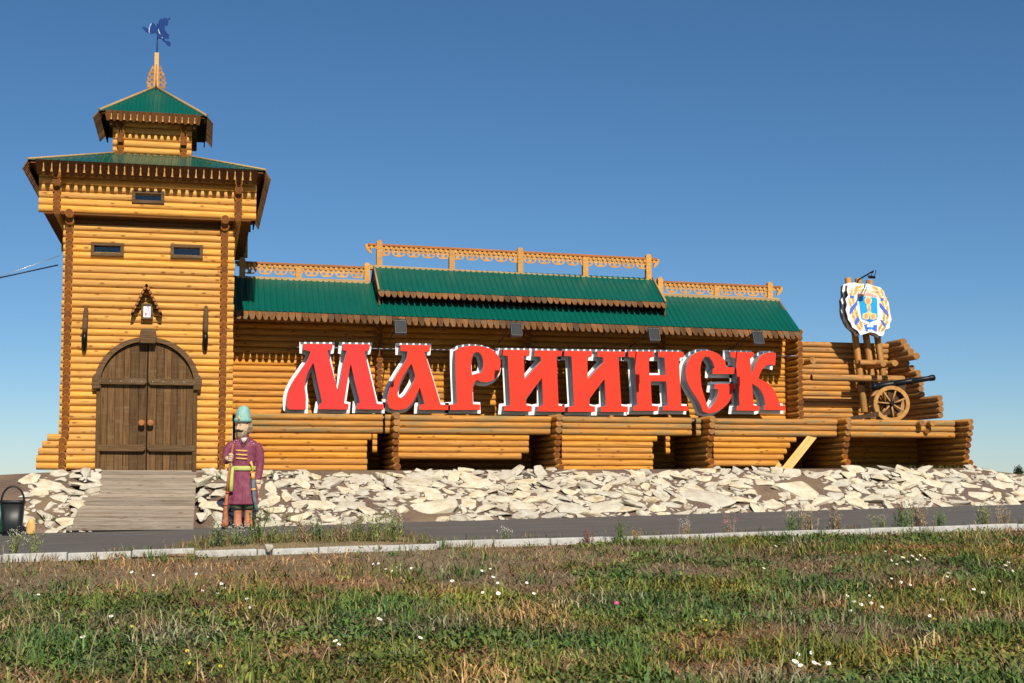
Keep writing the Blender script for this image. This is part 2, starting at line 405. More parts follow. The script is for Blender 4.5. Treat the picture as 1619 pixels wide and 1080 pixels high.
# ------------------------------------------------------------------ logs
_lc = {}
def logmesh(L, r, side, end, n=12):
    key = (round(L, 2), round(r, 4), side.name, end.name)
    if key not in _lc:
        L = key[0]; b = MB(); ph = random.random()
        rings = []
        for x, s in ((0, .93), (.012, 1), (L-.012, 1), (L, .93)):
            rings.append([(x, r*s*math.cos(2*math.pi*k/n), r*s*math.sin(2*math.pi*k/n)) for k in range(n)])
        b.loft(rings, 0, True, True, 1)
        me = b.mesh('log', [side, end]); bm = bmesh.new(); bm.from_mesh(me); bmesh.ops.recalc_face_normals(bm, faces=bm.faces[:]); bm.to_mesh(me); bm.free()
        _lc[key] = me
    return _lc[key]
LR = .0865; LP = .1625
def logx(x0, x1, y, z, parent, side=None, end=None, r=LR, name='log'):
    M = Matrix.Translation((x0, y+random.uniform(-.006,.006), z+random.uniform(-.004,.004))) @ Matrix.Rotation(random.uniform(0, 6.28), 4, 'X')
    return link(name, logmesh(x1-x0, r*random.choice((.975, 1, 1.035)), side or W_LOG, end or W_END), parent, M)
def logy(x, y0, y1, z, parent, side=None, end=None, r=LR, name='log'):
    M = frame((x, y0, z), (0,1,0), (-1,0,0)) @ Matrix.Rotation(random.uniform(0, 6.28), 4, 'X')
    return link(name, logmesh(y1-y0, r, side or W_LOG, end or W_END), parent, M)
def logseg(p, q, r, parent, side, end, name='log'):
    p = Vector(p); q = Vector(q); d = q-p
    a = Vector((0,0,1)) if abs(d.normalized().z) < .9 else Vector((0,1,0))
    return link(name, logmesh(d.length, r, side, end), parent, frame(p, d, a.cross(d)))
def cut(x0, x1, z, holes):
    segs = [(x0, x1)]
    for h in holes:
        ab = h(z)
        if ab is None: continue
        ns = []
        for a, b in segs:
            if ab[1] <= a or ab[0] >= b: ns.append((a, b)); continue
            if ab[0]-a > .03: ns.append((a, ab[0]))
            if b-ab[1] > .03: ns.append((ab[1], b))
        segs = ns
    return segs
def rect_hole(xa, xb, za, zb): return lambda z: (xa, xb) if za-.02 < z < zb+.02 else None

def sheet(name, O, u, v, W, V, ua, ub, parent, m=None, pitch=.155, h=.02):
    "ribbed metal sheet: eave from O along u (length W), slope dir v, top edge from ua to ub at V"
    u = Vector(u).normalized(); v = Vector(v).normalized(); nn = u.cross(v)
    if nn.z < 0: nn = -nn
    pts = set([0, W, ua, ub]); k = 0
    while k*pitch < W:
        for f, hh in ((0,0),(.10,1),(.34,1),(.44,0)): pts.add(min(W, (k+f)*pitch))
        k += 1
    us = sorted(pts); b = MB()
    def vm(x):
        if ua > 1e-6 and x < ua: return V*x/ua
        if ub < W-1e-6 and x > ub: return V*(W-x)/(W-ub)
        return V
    def hh(x):
        f = (x/pitch) % 1
        return h*(f/.10 if f < .1 else 1 if f < .34 else (.44-f)/.1 if f < .44 else 0)
    O = Vector(O); top = []; bot = []
    for x in us:
        bot.append(O+u*x+nn*hh(x)); top.append(O+u*x+v*vm(x)+nn*hh(x))
    n_ = len(us)
    b.add(bot+top, [(i, i+1, n_+i+1, n_+i) for i in range(n_-1)])
    o = b.build(name, m or M_ROOF, parent, fix=False)
    sm = o.modifiers.new('thickness', 'SOLIDIFY'); sm.thickness = .006; sm.offset = -1
    return o
def tongue(name, w, L, m, style):
    h = w/2
    if style == 0:   # notched tongue of the tower
        pr = [(h,0),(h*.98,-.10*L),(h*.72,-.22*L),(h*.90,-.32*L),(h*.84,-.42*L),(h*.50,-.93*L),(h*.38,-L)]
    elif style == 2: pr = [(h,0),(h,-.9*L),(h*.7,-L)]
    else:
        pr = [(h,0),(h,-.50*L),(h*.90,-.62*L),(h*.55,-.95*L),(h*.3,-L)]
    poly = pr+[(-a, b) for a, b in pr[::-1]]
    b = MB(); b.prism(poly[::-1], 0, .024); me = b.mesh(name, m)
    bm = bmesh.new(); bm.from_mesh(me); bmesh.ops.recalc_face_normals(bm, faces=bm.faces[:]); bm.to_mesh(me); bm.free(); return me
def eave(O, u, out, W, pitch, me, ang, parent, name='eave_board', jit=.0):
    "row of boards hanging from O along u, sloping outwards by ang below horizontal"
    u = Vector(u).normalized(); out = Vector(out).normalized(); down = out*math.cos(ang)+Vector((0,0,-1))*math.sin(ang)
    nn = u.cross(-down)
    k = int(W/pitch); off = (W-k*pitch)/2
    for i in range(k):
        M = frame(Vector(O)+u*(off+(i+.5)*pitch)+nn*random.uniform(0, .008), u, -down, nn) @ Matrix.Rotation(random.gauss(0, jit), 4, 'Z')
        link(name, me, parent, M)

# ------------------------------------------------------------------ tower
TY = 34.0
tX0, tX1 = aX(97, TY, 500), aX(369.5, TY, 500); tW = tX1-tX0
cL, cR = aX(107.5, TY, 500), aX(353.6, TY, 500)      # side wall axes
tz0 = aZ(230, 743, TY); tz1 = aZ(230, 353, TY)
print('tower', tX0, tX1, tz0, tz1)
tower = thing('log_tower', ((tX0+tX1)/2, TY+2, tz0), 'square log watchtower with overhanging top storey and green roofs', 'tower')
TB = TY+5.05                                  # back wall axis
fy = TY+LR                                     # front log axis
dX0, dX1 = aX(151, TY, 700), aX(311, TY, 700); dxc = (dX0+dX1)/2; dhw = (dX1-dX0)/2
dzs = aZ(230, 608, TY); dzt = aZ(230, 537, TY)          # spring line and top of the arch
def door_hole(z):
    if z < dzs: return (dX0+.03, dX1-.03)
    if z < dzt-.03:
        h = dhw*math.sqrt(max(0, 1-((z-dzs)/(dzt-dzs))**2)); return (dxc-h+.04, dxc+h-.04)
def win(px0, px1, py0, py1, Y): return (aX(px0, Y, py0), aX(px1, Y, py0), aZ((px0+px1)/2, py1, Y), aZ((px0+px1)/2, py0, Y))
wins = [win(146, 194, 386, 403, TY), win(272, 319, 389, 407, TY)]
holes = [door_hole]+[rect_hole(w_[0]+.02, w_[1]-.02, w_[2]+.05, w_[3]-.05) for w_ in wins]
rows = int(round((tz1-tz0)/LP)); z = tz0+LR
stepL = [aX(p, TY, 720) for p in (57, 57, 60, 66, 74)]
for i in range(rows):
    zz = z+i*LP; x0 = tX0+random.uniform(-.01,.01); x1 = tX1+random.uniform(-.01,.01)
    if i < 5: x0 = stepL[i]
    for a, b in cut(x0, x1, zz, holes): logx(a, b, fy, zz, tower)
    bulge = -.10 if i < 5 else 0
    for cx_ in (cL+(-.05 if i < 5 else 0), cR): logy(cx_, TY-.10+bulge, TB+.25, zz-LP/2, tower)
    logx(tX0, tX1, TB, zz, tower)
zt = tz0+rows*LP
# projecting beam ends under the storey
for cx_ in (cL, cR):
    for j, (dy, dz) in enumerate(((-.02, .06), (-.17, .21))): logy(cx_, TY+dy-.15, TY+1, zt+dz-.02, tower, r=.098, end=W_END)
# upper storey
UY = 33.72
uX0, uX1 = aX(60.8, UY, 320), aX(405.5, UY, 320); uz0 = aZ(230, 341, UY)
uc = [aX(90.5, UY, 320), aX(377, UY, 320)]
UB = TB+.62
urows = 6
uw = win(211, 258, 304, 320, UY)
for i in range(urows):
    zz = uz0+LR+i*LP
    for a, b in cut(uX0, uX1, zz, [rect_hole(uw[0]+.02, uw[1]-.02, uw[2]+.05, uw[3]-.05)]): logx(a, b, UY+LR, zz, tower, r=LR+.004)
    for c_ in uc: logy(c_, UY-.12-.035*i*(i > 3), UB, zz-LP/2+.01, tower, r=LR+.003)
    logx(uX0, uX1, UB-.2, zz, tower)
for c_ in uc: logseg((c_, UY-.22, uz0+urows*LP-.02), (c_, UY+.6, uz0+urows*LP-.02), .075, tower, W_LOG, W_END)
# storey floor (soffit planks, in view from below)
b = MB(); y = UY+.02
sof = bpy.data.objects.new('soffit', None); sc.collection.objects.link(sof); par(sof, tower)
k = 0
while y < UB:
    bb = MB(); bb.box((uX0+.12, y, uz0-.035), (uX1-.12, y+.19, uz0+.0)); bb.build('plank', W_SOFF, sof); y += .2
# dark joist course under the floor
for zz in (zt+.07, zt+.2):
    logx(tX0+.05, tX1-.05, TY+.14, zz, tower, W_SOFF, W_END)
for c_ in (cL, cR):
    for zz in (zt+.0, zt+.15): logy(c_, TY+.1, TB, zz, tower, W_SOFF)
# windows
def window(w_, Y, parent, sash=False):
    x0, x1, z0, z1 = w_; f = .075
    wn = bpy.data.objects.new('window', None); sc.collection.objects.link(wn); wn.location = ((x0+x1)/2, Y, z0); par(wn, parent)
    for a, bb_ in (((x0-.03,Y-.05,z0-.03),(x1+.03,Y+.14,z0+f-.03)), ((x0-.03,Y-.05,z1-f+.03),(x1+.03,Y+.14,z1+.03)),
                   ((x0-.03,Y-.045,z0+f-.03),(x0+f-.03,Y+.14,z1-f+.03)), ((x1-f+.03,Y-.045,z0+f-.03),(x1+.03,Y+.14,z1-f+.03))):
        b = MB(); b.box(a, bb_); b.build('frame', W_GATEH, wn, bevel=.006)
    b = MB(); b.box((x0, Y+.06, z0), (x1, Y+.066, z1)); b.build('pane', M_GLASS, wn)
    b = MB(); b.box((x0-.02, Y+.2, z0-.1), (x1+.02, Y+.21, z1+.1)); b.build('interior_shade', M_INT, wn)  # near-black sheet behind the pane, its colour stands in for the unlit interior
for w_ in wins: window(w_, TY, tower)
window(uw, UY, tower)
# big skirt roof
EY = UY-.26; ey = aX(43.5, EY, 254), aX(420.5, EY, 268)
ez = aZ(230, 261, EY); EXc = (ey[0]+ey[1])/2; EW = ey[1]-ey[0]; ED = 6.9
roof = bpy.data.objects.new('roof', None); sc.collection.objects.link(roof); roof.location = (EXc, EY+ED/2, ez); par(roof, tower)
EX0, EX1, EB = ey[0], ey[1], EY+ED
tcy = 36.1; TYf = 35.1                          # turret centre and front
TX0, TX1 = aX(178, TYf, 235), aX(303, TYf, 235); tcx = (TX0+TX1)/2; th = 1.0
rz_top = aZ(240, 243.5, TYf)-ez
rf, rb_, rl, rr__ = TYf+.1-EY, EB-(tcy+th-.1), TX0+.1-EX0, EX1-TX1+.1
for O, u, v, W, rn, ra, rb2 in (((EX0,EY,ez),(1,0,0),(0,1,0),EW,rf,rl,rr__), ((EX1,EY,ez),(0,1,0),(-1,0,0),ED,rr__,rf,rb_), ((EX1,EB,ez),(-1,0,0),(0,-1,0),EW,rb_,rr__,rl), ((EX0,EB,ez),(0,-1,0),(1,0,0),ED,rl,rb_,rf)):
    vv = Vector(v)*rn+Vector((0,0,rz_top)); sheet('roof_sheet', O, u, vv, W, vv.length, ra, W-rb2, roof)
for cx_, cy_, dx_, dy_ in ((EX0,EY,rl,rf),(EX1,EY,-rr__,rf),(EX1,EB,-rr__,-rb_),(EX0,EB,rl,-rb_)):
    c_ = Vector((cx_, cy_, ez+.02)); b = MB(); b.tube([c_, c_+Vector((dx_, dy_, rz_top))], .028, 6); b.build('hip_cap', W_TAN, roof)
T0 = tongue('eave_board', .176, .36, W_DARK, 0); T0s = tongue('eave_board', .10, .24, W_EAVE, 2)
def fascia_ring(x0, x1, y0, y1, z, parent, inset, drop):
    for a, bb_ in (((x0+inset,y0+inset,z-drop),(x1-inset,y0+inset+.03,z-.015)), ((x0+inset,y1-inset-.03,z-drop),(x1-inset,y1-inset,z-.015)),
                   ((x0+inset,y0+inset+.03,z-drop),(x0+inset+.03,y1-inset-.03,z-.015)), ((x1-inset-.03,y0+inset+.03,z-drop),(x1-inset,y1-inset-.03,z-.015))):
        b = MB(); b.box(a, bb_); b.build('fascia', W_TRIM, parent)
def front_fascia(x0, x1, y, z0, z1, parent, m): b = MB(); b.box((x0, y, z0), (x1, y+.03, z1)); b.build('fascia', m, parent)
front_fascia(EX0+.24, EX1-.24, EY-.008, ez-.25, ez-.012, roof, W_TRIM); front_fascia(EX0+.1, EX1-.1, EB-.03, ez-.25, ez-.012, roof, W_DARK)
for xx_ in (EX0+.02, EX1-.05):
    b = MB(); b.box((xx_, EY+.06, ez-.2), (xx_+.03, EB-.06, ez-.012)); b.build('fascia', W_DARK, roof)
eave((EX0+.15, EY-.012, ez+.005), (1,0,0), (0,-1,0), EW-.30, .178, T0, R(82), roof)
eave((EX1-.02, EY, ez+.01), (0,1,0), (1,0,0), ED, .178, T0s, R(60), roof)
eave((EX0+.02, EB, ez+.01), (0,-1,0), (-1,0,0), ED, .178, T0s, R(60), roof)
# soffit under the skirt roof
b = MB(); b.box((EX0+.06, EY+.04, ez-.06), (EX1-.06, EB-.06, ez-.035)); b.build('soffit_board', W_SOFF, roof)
# turret
hz0 = aZ(240, 250, 35.1)-.15; tz_e = aZ(243, 182, 34.62)
b = MB(); b.box((TX0+.1, TYf+.1, hz0-.4), (TX1-.1, tcy+th-.1, tz_e)); b.build('turret_core', W_SOFF, tower)
nr = int((tz_e-hz0)/LP)+1
for i in range(nr):
    zz = hz0+i*LP
    logx(TX0, TX1, TYf+LR, zz, tower); logx(TX0, TX1, tcy+th-LR, zz, tower)
    for c_ in (TX0+.19, TX1-.19): logy(c_, TYf-.10, tcy+th+.1, zz-LP/2, tower, r=.08)
for c_ in (TX0+.19, TX1-.19):
    b = MB(); b.prism([(-.075,0),(.075,0),(.085,.08),(.04,.17),(.02,.20),(.015,.34),(-.015,.34),(-.02,.20),(-.04,.17),(-.085,.08)], 0, .05, frame((c_, TYf-.13, tz_e-.62), (1,0,0), (0,0,1)))
    b.build('corner_finial', W_END, tower)
eY = 34.80; eX0, eX1 = aX(157, eY, 182), aX(327, eY, 184); eW = eX1-eX0; eB = 2*tcy-eY; eD = eB-eY
ez2 = aZ(243, 179, eY); ap = at(248, 139, tcy); exc = (eX0+eX1)/2
troof = bpy.data.objects.new('turret_roof', None); sc.collection.objects.link(troof); troof.location = (exc, tcy, ez2); par(troof, tower)
rise = ap.z-ez2
for O, u, v, W, rn in (((eX0,eY,ez2),(1,0,0),(0,1,0),eW,eD/2), ((eX1,eY,ez2),(0,1,0),(-1,0,0),eD,eW/2), ((eX1,eB,ez2),(-1,0,0),(0,-1,0),eW,eD/2), ((eX0,eB,ez2),(0,-1,0),(1,0,0),eD,eW/2)):
    vv = Vector(v)*rn+Vector((0,0,rise)); sheet('roof_sheet', O, u, vv, W, vv.length, W/2, W/2, troof, pitch=.10)
for x_ in (eX0, eX1):
    for y_ in (eY, eB):
        b = MB(); b.tube([(x_, y_, ez2+.01), (exc, tcy, ap.z+.03)], .036, 6); b.build('hip_cap', W_TAN, troof)
front_fascia(eX0+.16, eX1-.16, eY-.005, ez2-.2, ez2-.01, troof, W_TRIM)
for xx_ in (eX0+.03, eX1-.06):
    b = MB(); b.box((xx_, eY+.06, ez2-.18), (xx_+.03, eB-.06, ez2-.012)); b.build('fascia', W_DARK, troof)
W_TBRD = wood('brown eave board', (.055,.022,.008), (.12,.05,.018), knots=False, scale=(14,2.2,14), rough=.9); T1f = tongue('eave_board', .148, .27, W_TBRD, 0); T1s = tongue('eave_board', .085, .24, W_EAVE, 2)
eave((eX0+.06, eY-.012, ez2+.005), (1,0,0), (0,-1,0), eW-.12, .150, T1f, R(80), troof)
eave((eX1-.02, eY, ez2+.01), (0,1,0), (1,0,0), eD, .15, T1s, R(50), troof)
eave((eX0+.02, eB, ez2+.01), (0,-1,0), (-1,0,0), eD, .15, T1s, R(50), troof)
b = MB(); b.box((eX0+.05, eY+.05, ez2-.05), (eX1-.05, eB-.05, ez2-.025)); b.build('soffit_board', W_SOFF, troof)
b = MB()
for dx in (-.16, .16): b.box((exc+dx*6-.06, eY+.1, ez2-.3), (exc+dx*6+.06, eB-.1, ez2-.05))
b.build('eave_bracket', W_SOFF, troof)
# spire post with fretted wings, and the vane
sp0 = at(247, 137, tcy); sp1 = at(248, 84, tcy)
b = MB(); b.box((sp0.x-.055, tcy-.055, sp0.z-.15), (sp0.x+.055, tcy+.055, sp1.z)); b.build('spire_post', W_PLANK, tower, bevel=.008)
def fret_wing(sgn):
    cu = bpy.data.curves.new('w', 'CURVE'); cu.dimensions = '2D'; cu.fill_mode = 'BOTH'; cu.extrude = .015
    s = .0152
    prof = [(3.4,0),(15,-1),(14,6),(16,8),(14,12),(14.5,17),(12.5,20),(13,24),(10,27),(9,31),(7.5,33),(7,38),(5.5,34),(3.4,37)]
    def spl(pts):
        q = cu.splines.new('POLY'); q.points.add(len(pts)-1)
        for i, p in enumerate(pts): q.points[i].co = (sgn*p[0]*s, p[1]*s, 0, 1)
        q.use_cyclic_u = True
    spl(prof)
    for cx_, cy_, r_ in ((7,5,2.1),(11,9,1.6),(7,13,2.0),(11,17,1.5),(7,22,1.8),(6,29,1.3)):
        spl([(cx_+r_*math.cos(t*math.pi/4), cy_+r_*1.3*math.sin(t*math.pi/4)) for t in range(8)])
    return curve_mesh(cu)
def curve_mesh(cu):
    o = bpy.data.objects.new('tmp', cu); sc.collection.objects.link(o)
    dg = bpy.context.evaluated_depsgraph_get(); dg.update()
    me = bpy.data.meshes.new_from_object(o.evaluated_get(dg)); bpy.data.objects.remove(o); bpy.data.curves.remove(cu); return me
for sg in (-1, 1):
    me = fret_wing(sg); me.materials.append(W_PAL)
    link('fret_wing', me, tower, frame((sp0.x, tcy, sp0.z-.03), (1,0,0), (0,0,1)))
for sg in (-1, 1):
    me = fret_wing(sg); me.materials.append(W_PAL)
    link('fret_wing', me, tower, frame((sp0.x, tcy, sp0.z-.03), (0,1,0), (0,0,1)))
vane = thing('weather_vane', sp1, 'ragged blue metal weather vane on the spire of the tower', 'weather vane')
b = MB(); b.tube([sp1-Vector((0,0,.05)), at(249, 52, tcy)], .013, 6); b.build('rod', M_BLACK, vane)
def vpoly(pts, name, m, d0, d1):
    b = MB(); O = at(248, 84, tcy)
    q = [at(220+x/8.31, 20+y/8.31, tcy)-O for x, y in pts]; q = [(p.x, p.z) for p in q]
    ar = sum(q[i][0]*q[(i+1) % len(q)][1]-q[(i+1) % len(q)][0]*q[i][1] for i in range(len(q)))
    if ar < 0: q = q[::-1]
    me = None; b.prism(q, d0, d1, frame(O, (1,0,0), (0,0,1))); return b.build(name, m, vane)
vpoly([(35,190),(75,190),(120,215),(130,270),(95,258),(60,222)], 'head_plate', M_BLUE, -.012, .012)
vpoly([(135,250),(140,190),(170,135),(205,150),(225,185),(240,135),(262,165),(250,230),(262,270),(300,315),(295,350),(258,340),(232,320),(226,270),(190,268),(158,280)], 'body_plate', M_BLUE, -.014, .014)
vpoly([(262,110),(290,80),(318,95),(332,65),(345,85),(365,75),(376,100),(400,58),(412,90),(385,105),(378,165),(362,185),(345,160),(334,200),(345,245),(375,280),(395,295),(392,345),(372,355),(350,335),(330,365),(300,352),(320,320),(285,270),(262,215),(252,150)], 'wing_plate', M_BLUE, .0165, .04)
vpoly([(340,370),(385,375),(415,400),(408,445),(370,430),(345,400)], 'tail_plate', M_BLUE, -.012, .012)
vpoly([(130,200),(150,150),(175,128),(168,145),(146,185),(138,262),(128,262)], 'edge_strip', M_BLUEL, -.028, -.0155)
vpoly([(250,190),(262,220),(290,275),(325,325),(305,335),(275,290),(245,235)], 'edge_strip', M_BLUEL, -.028, -.0155)
vpoly([(300,345),(330,362),(350,375),(340,385),(310,370)], 'joint_strip', M_BLUE, -.01, .03)

# ------------------------------------------------------------------ gate
gate = bpy.data.objects.new('gate', None); sc.collection.objects.link(gate); gate.location = (dxc, TY, tz0); par(gate, tower)
GY = TY-.03
def arch_pts(rx, rz, n, zc=dzs, a0=0, a1=math.pi): return [(dxc+rx*math.cos(a0+(a1-a0)*k/n), zc+rz*math.sin(a0+(a1-a0)*k/n)) for k in range(n+1)]
FW = .15
outer = arch_pts(dhw+.05, dzt-dzs+.06, 28); inner = arch_pts(dhw-FW+.07, dzt-dzs-FW*.55+.04, 28)
b = MB(); Mx = frame((0, GY-.06, 0), (1,0,0), (0,0,1))
b.prism([(p[0], p[1]) for p in outer]+[(p[0], p[1]) for p in inner[::-1]], -.12, .0, Mx); 
o = b.build('arch_frame', W_GATEH, gate)
for s in (-1, 1):
    xa = dxc+s*(dhw+.0); xb = dxc+s*(dhw-FW+.05)
    b = MB(); b.box((min(xa,xb), GY-.05, tz0-.05), (max(xa,xb), GY+.10, dzs-.02)); b.build('jamb', W_GATE, gate, bevel=.01)
    b = MB(); xa = dxc+s*(dhw+.08); xb = dxc+s*(dhw-.09)
    b.prism([(min(xa,xb), dzs-.12),(max(xa,xb), dzs-.12),(max(xa,xb)+.02*s, dzs+.1),(max(xa,xb)-.03, dzs+.22),(min(xa,xb)+.03, dzs+.22),(min(xa,xb)+.02*s, dzs+.1)], .0, .12, frame((0, GY-.02, 0), (1,0,0), (0,0,1))); b.build('shoulder_block', W_GATEH, gate, bevel=.01)
kz0, kz1 = aZ(231, 544, TY), aZ(231, 521, TY)
b = MB(); b.prism([(dxc-.17,kz0),(dxc+.17,kz0),(dxc+.19,kz0+.12),(dxc+.175,kz1-.05),(dxc+.10,kz1),(dxc-.10,kz1),(dxc-.175,kz1-.05),(dxc-.19,kz0+.12)], 0, .14, frame((0, GY-.06, 0), (1,0,0), (0,0,1))); b.build('keystone_block', W_GATEH, gate, bevel=.012)
band0, band1 = aZ(231, 609, TY), aZ(231, 601, TY)
for s in (-1, 1):
    leaf = bpy.data.objects.new('door_leaf', None); sc.collection.objects.link(leaf); leaf.location = (dxc+s*dhw/2, GY, tz0); par(leaf, gate)
    x = .012; inw = dhw-FW+.07
    while x < inw-.05:
        w_ = min(random.uniform(.135, .20), inw-x); xa, xb = x, x+w_-.007
        def topz(q): return dzs+(dzt-dzs-.07)*math.sqrt(max(0, 1-(q/(inw+.01))**2))
        b = MB(); q = [(dxc+s*xa, tz0-.02), (dxc+s*xb, tz0-.02), (dxc+s*xb, topz(xb)), (dxc+s*(xa+xb)/2, topz((xa+xb)/2)), (dxc+s*xa, topz(xa))]
        if s < 0: q = q[::-1]
        dj = random.uniform(0, .012)
        b.prism(q, -.05, .0, frame((0, GY+.03+dj, 0), (1,0,0), (0,0,1))); b.build('plank', W_GATE, leaf, bevel=.004); x += w_
    for za, zb, ext in ((band0, band1+.03, .05), (aZ(231, 714, TY), aZ(231, 705, TY)+.02, -.04)):
        xa, xb = .02, dhw+ext
        q = [(dxc+s*(xa+.05), za), (dxc+s*xb, za), (dxc+s*xb, zb), (dxc+s*(xa+.05), zb), (dxc+s*xa, zb-.04), (dxc+s*xa, za+.05)]
        if s < 0: q = q[::-1]
        b = MB(); b.prism(q, 0, .045, frame((0, GY-.025, 0), (1,0,0), (0,0,1))); st = b.build('strap', W_GATEH, leaf, bevel=.008)
        if ext > 0:
            for k in range(5):
                xx = dxc+s*(.12+k*.235)
                b = MB(); b.tube([(xx, GY-.068, (za+zb)/2), (xx, GY-.085, (za+zb)/2)], [.022, .012], 8); b.build('stud', M_STEEL, st)
    kx = at(231+s*7, 669, GY); b = MB()
    b.tube([(kx.x, GY-.02, kx.z), (kx.x, GY-.07, kx.z), (kx.x, GY-.09, kx.z), (kx.x, GY-.12, kx.z), (kx.x, GY-.135, kx.z)], [.03,.035,.075,.075,.05], 12); b.build('knob', W_EAVE if False else W_RAIL, leaf)
# curved wooden holders either side of the gate
for px, off in ((135, -1), (325, 0)):
    hp = thing('torch_holder', at(px, 556, TY), 'long dark curved wooden holder on the logs left of the icon' if off else 'long dark straight wooden holder on the logs right of the icon', 'wall holder')
    pts = []
    for k in range(9):
        t = k/8; p = at(px+(1.6 if off else .8)*(t-.5)*2, 555-71*t, TY); p.y = TY-.06-.10*math.sin(math.pi*min(1, t*1.15)); pts.append(p)
    b = MB(); b.tube(pts[3:], [.052,.06,.062,.06,.055,.03], 8); b.build('arm', W_GATEH, hp)
    b = MB(); b.tube(pts[:4], [.045,.062,.066,.058], 8); b.build('sleeve', M_BLACK, hp)
    if off: b = MB(); q = pts[4]; b.tube([q+Vector((-.03,0,0)), q+Vector((-.10,-.01,-.03))], [.03,.018], 7); b.build('peg', W_GATEH, hp)
# icon shrine
ip = at(233, 492, TY); icon = thing('icon_shrine', (ip.x, TY-.05, ip.z), 'small framed white icon under a pointed wooden gable above the gate', 'icon')
for s in (-1, 1):
    top = at(232, 452, TY-.1); bot = at(232+s*23.5, 498, TY-.1); d = (bot-top); d.y = 0
    Mr = frame((top.x, TY-.06, top.z), d, (0,-1,0))
    b = MB(); b.box((-.02, -.06, -.022), (d.length, .22, .022), M=Mr); b.build('roof_board', W_DARK, icon, bevel=.006)
    for k in range(7):
        b = MB(); t = .06+k*(d.length-.08)/7; b.box((t, .222, -.03), (t+.075, .245, .032), M=Mr); b.build('edge_block', W_RAIL, icon, bevel=.012)
b = MB(); f0 = at(223, 505, TY-.1); f1 = at(242, 480, TY-.1); x0, x1, z0, z1 = f0.x, f1.x, f0.z, f1.z; yy = TY-.13
for a, c_ in (((x0,yy,z0),(x1,TY+.02,z0+.05)), ((x0,yy,z1-.05),(x1,TY+.02,z1)), ((x0,yy,z0+.05),(x0+.05,TY+.02,z1-.05)), ((x1-.05,yy,z0+.05),(x1,TY+.02,z1-.05))):
    b = MB(); b.box(a, c_); b.build('frame', W_GATEH, icon, bevel=.006)
b = MB(); b.box((x0+.04, yy+.03, z0+.04), (x1-.04, yy+.05, z1-.04)); pic = b.build('picture', M_WHITE, icon)
M_PINK = mat('pink line print', (.42,.16,.30), .6); M_PINK2 = mat('rose print', (.55,.10,.16), .6)
def stroke(pts, w_, m, y, name, parent):
    b = MB()
    for (xa, za), (xb, zb) in zip(pts, pts[1:]):
        p = Vector((xa, y, za)); q = Vector((xb, y, zb)); d = (q-p).normalized(); s_ = Vector((-d.z, 0, d.x))*w_
        b.add([p-s_, q-s_, q+s_, p+s_, p-s_+Vector((0,-.003,0)), q-s_+Vector((0,-.003,0)), q+s_+Vector((0,-.003,0)), p+s_+Vector((0,-.003,0))], [(0,1,2,3),(4,5,6,7),(0,1,5,4),(2,3,7,6),(1,2,6,5),(3,0,4,7)])
    return b.build(name, m, parent)
xc = (x0+x1)/2; wz = z1-z0; U = lambda u, v: (x0+(x1-x0)*u, z0+wz*v)
stroke([U(.60,.78),U(.52,.80),U(.47,.74),U(.50,.66),U(.44,.60),U(.40,.45),U(.38,.22)], .006, M_PINK, yy+.028, 'outline', pic)
stroke([U(.60,.78),U(.66,.70),U(.62,.63),U(.70,.52),U(.72,.22)], .006, M_PINK, yy+.028, 'outline', pic)
stroke([U(.36,.24),U(.44,.28),U(.46,.36),U(.40,.40),U(.34,.34)], .009, M_PINK2, yy+.026, 'outline', pic)

# ------------------------------------------------------------------ ramp
ramp = thing('plank_ramp', (dxc, 31.2, .7), 'grey weathered plank ramp rising from the drive to the gate', 'ramp')
rt0, rt1 = at(147, 746, TY-.12), at(311, 747, TY-.12)
rb0, rb1 = at(113, 833, 31.0), at(306, 833, 31.0)
NB = 14
for k in range(NB):
    t0 = k/NB; t1 = (k+1)/NB-.021; q = []
    for t, (A, B) in ((t0, (rt0, rt1)), (t1, (rt0, rt1))):
        l = rt0.lerp(rb0, t); r_ = rt1.lerp(rb1, t); q.append((l, r_))
    ex = random.uniform(-.02, .02); (a, b_), (d, c_) = q[0], q[1]
    a = a+Vector((ex,0,0)); d = d+Vector((ex,0,0)); up = Vector((0,-.012,.018))*random.uniform(.3, 1.3)
    b = MB(); b.add([a+up,b_+up,c_+up,d+up,a-Vector((0,0,.05)),b_-Vector((0,0,.05)),c_-Vector((0,0,.05)),d-Vector((0,0,.05))], [(0,1,2,3),(7,6,5,4),(0,4,5,1),(1,5,6,2),(2,6,7,3),(3,7,4,0)])
    ctr = (a+c_)/2
    o = b.build('plank', W_GREY, None, bevel=.006); o.data.transform(Matrix.Translation(-ctr)); o.location = ctr; par(o, ramp)
for t in (.03, .36, .68, .97):
    A = rt0.lerp(rt1, t)-Vector((0,-.1,.13)); B = rb0.lerp(rb1, t)-Vector((0,.06,.03)); s_ = Vector((.06,0,0)); dn = Vector((0,0,-.09))
    b = MB(); b.add([A-s_, A+s_, B+s_, B-s_, A-s_+dn, A+s_+dn, B+s_+dn, B-s_+dn], [(0,1,2,3),(7,6,5,4),(0,4,5,1),(1,5,6,2),(2,6,7,3),(3,7,4,0)]); b.build('stringer', W_GREY, ramp)
b = MB(); A = rb0-Vector((.10,.06,.035)); B = rb1-Vector((-.0,.06,.035)); b.box((A.x, A.y-.07, A.z-.04), (B.x, A.y+.05, A.z+.03)); b.build('foot_board', W_GREY, ramp, bevel=.008)
tb = MB(); tb.box((tX0+.35, TY-.06, tz0-.10), (tX1-.2, TY+.12, tz0-.012)); tb.build('sill_beam', W_GREY, tower, bevel=.01)

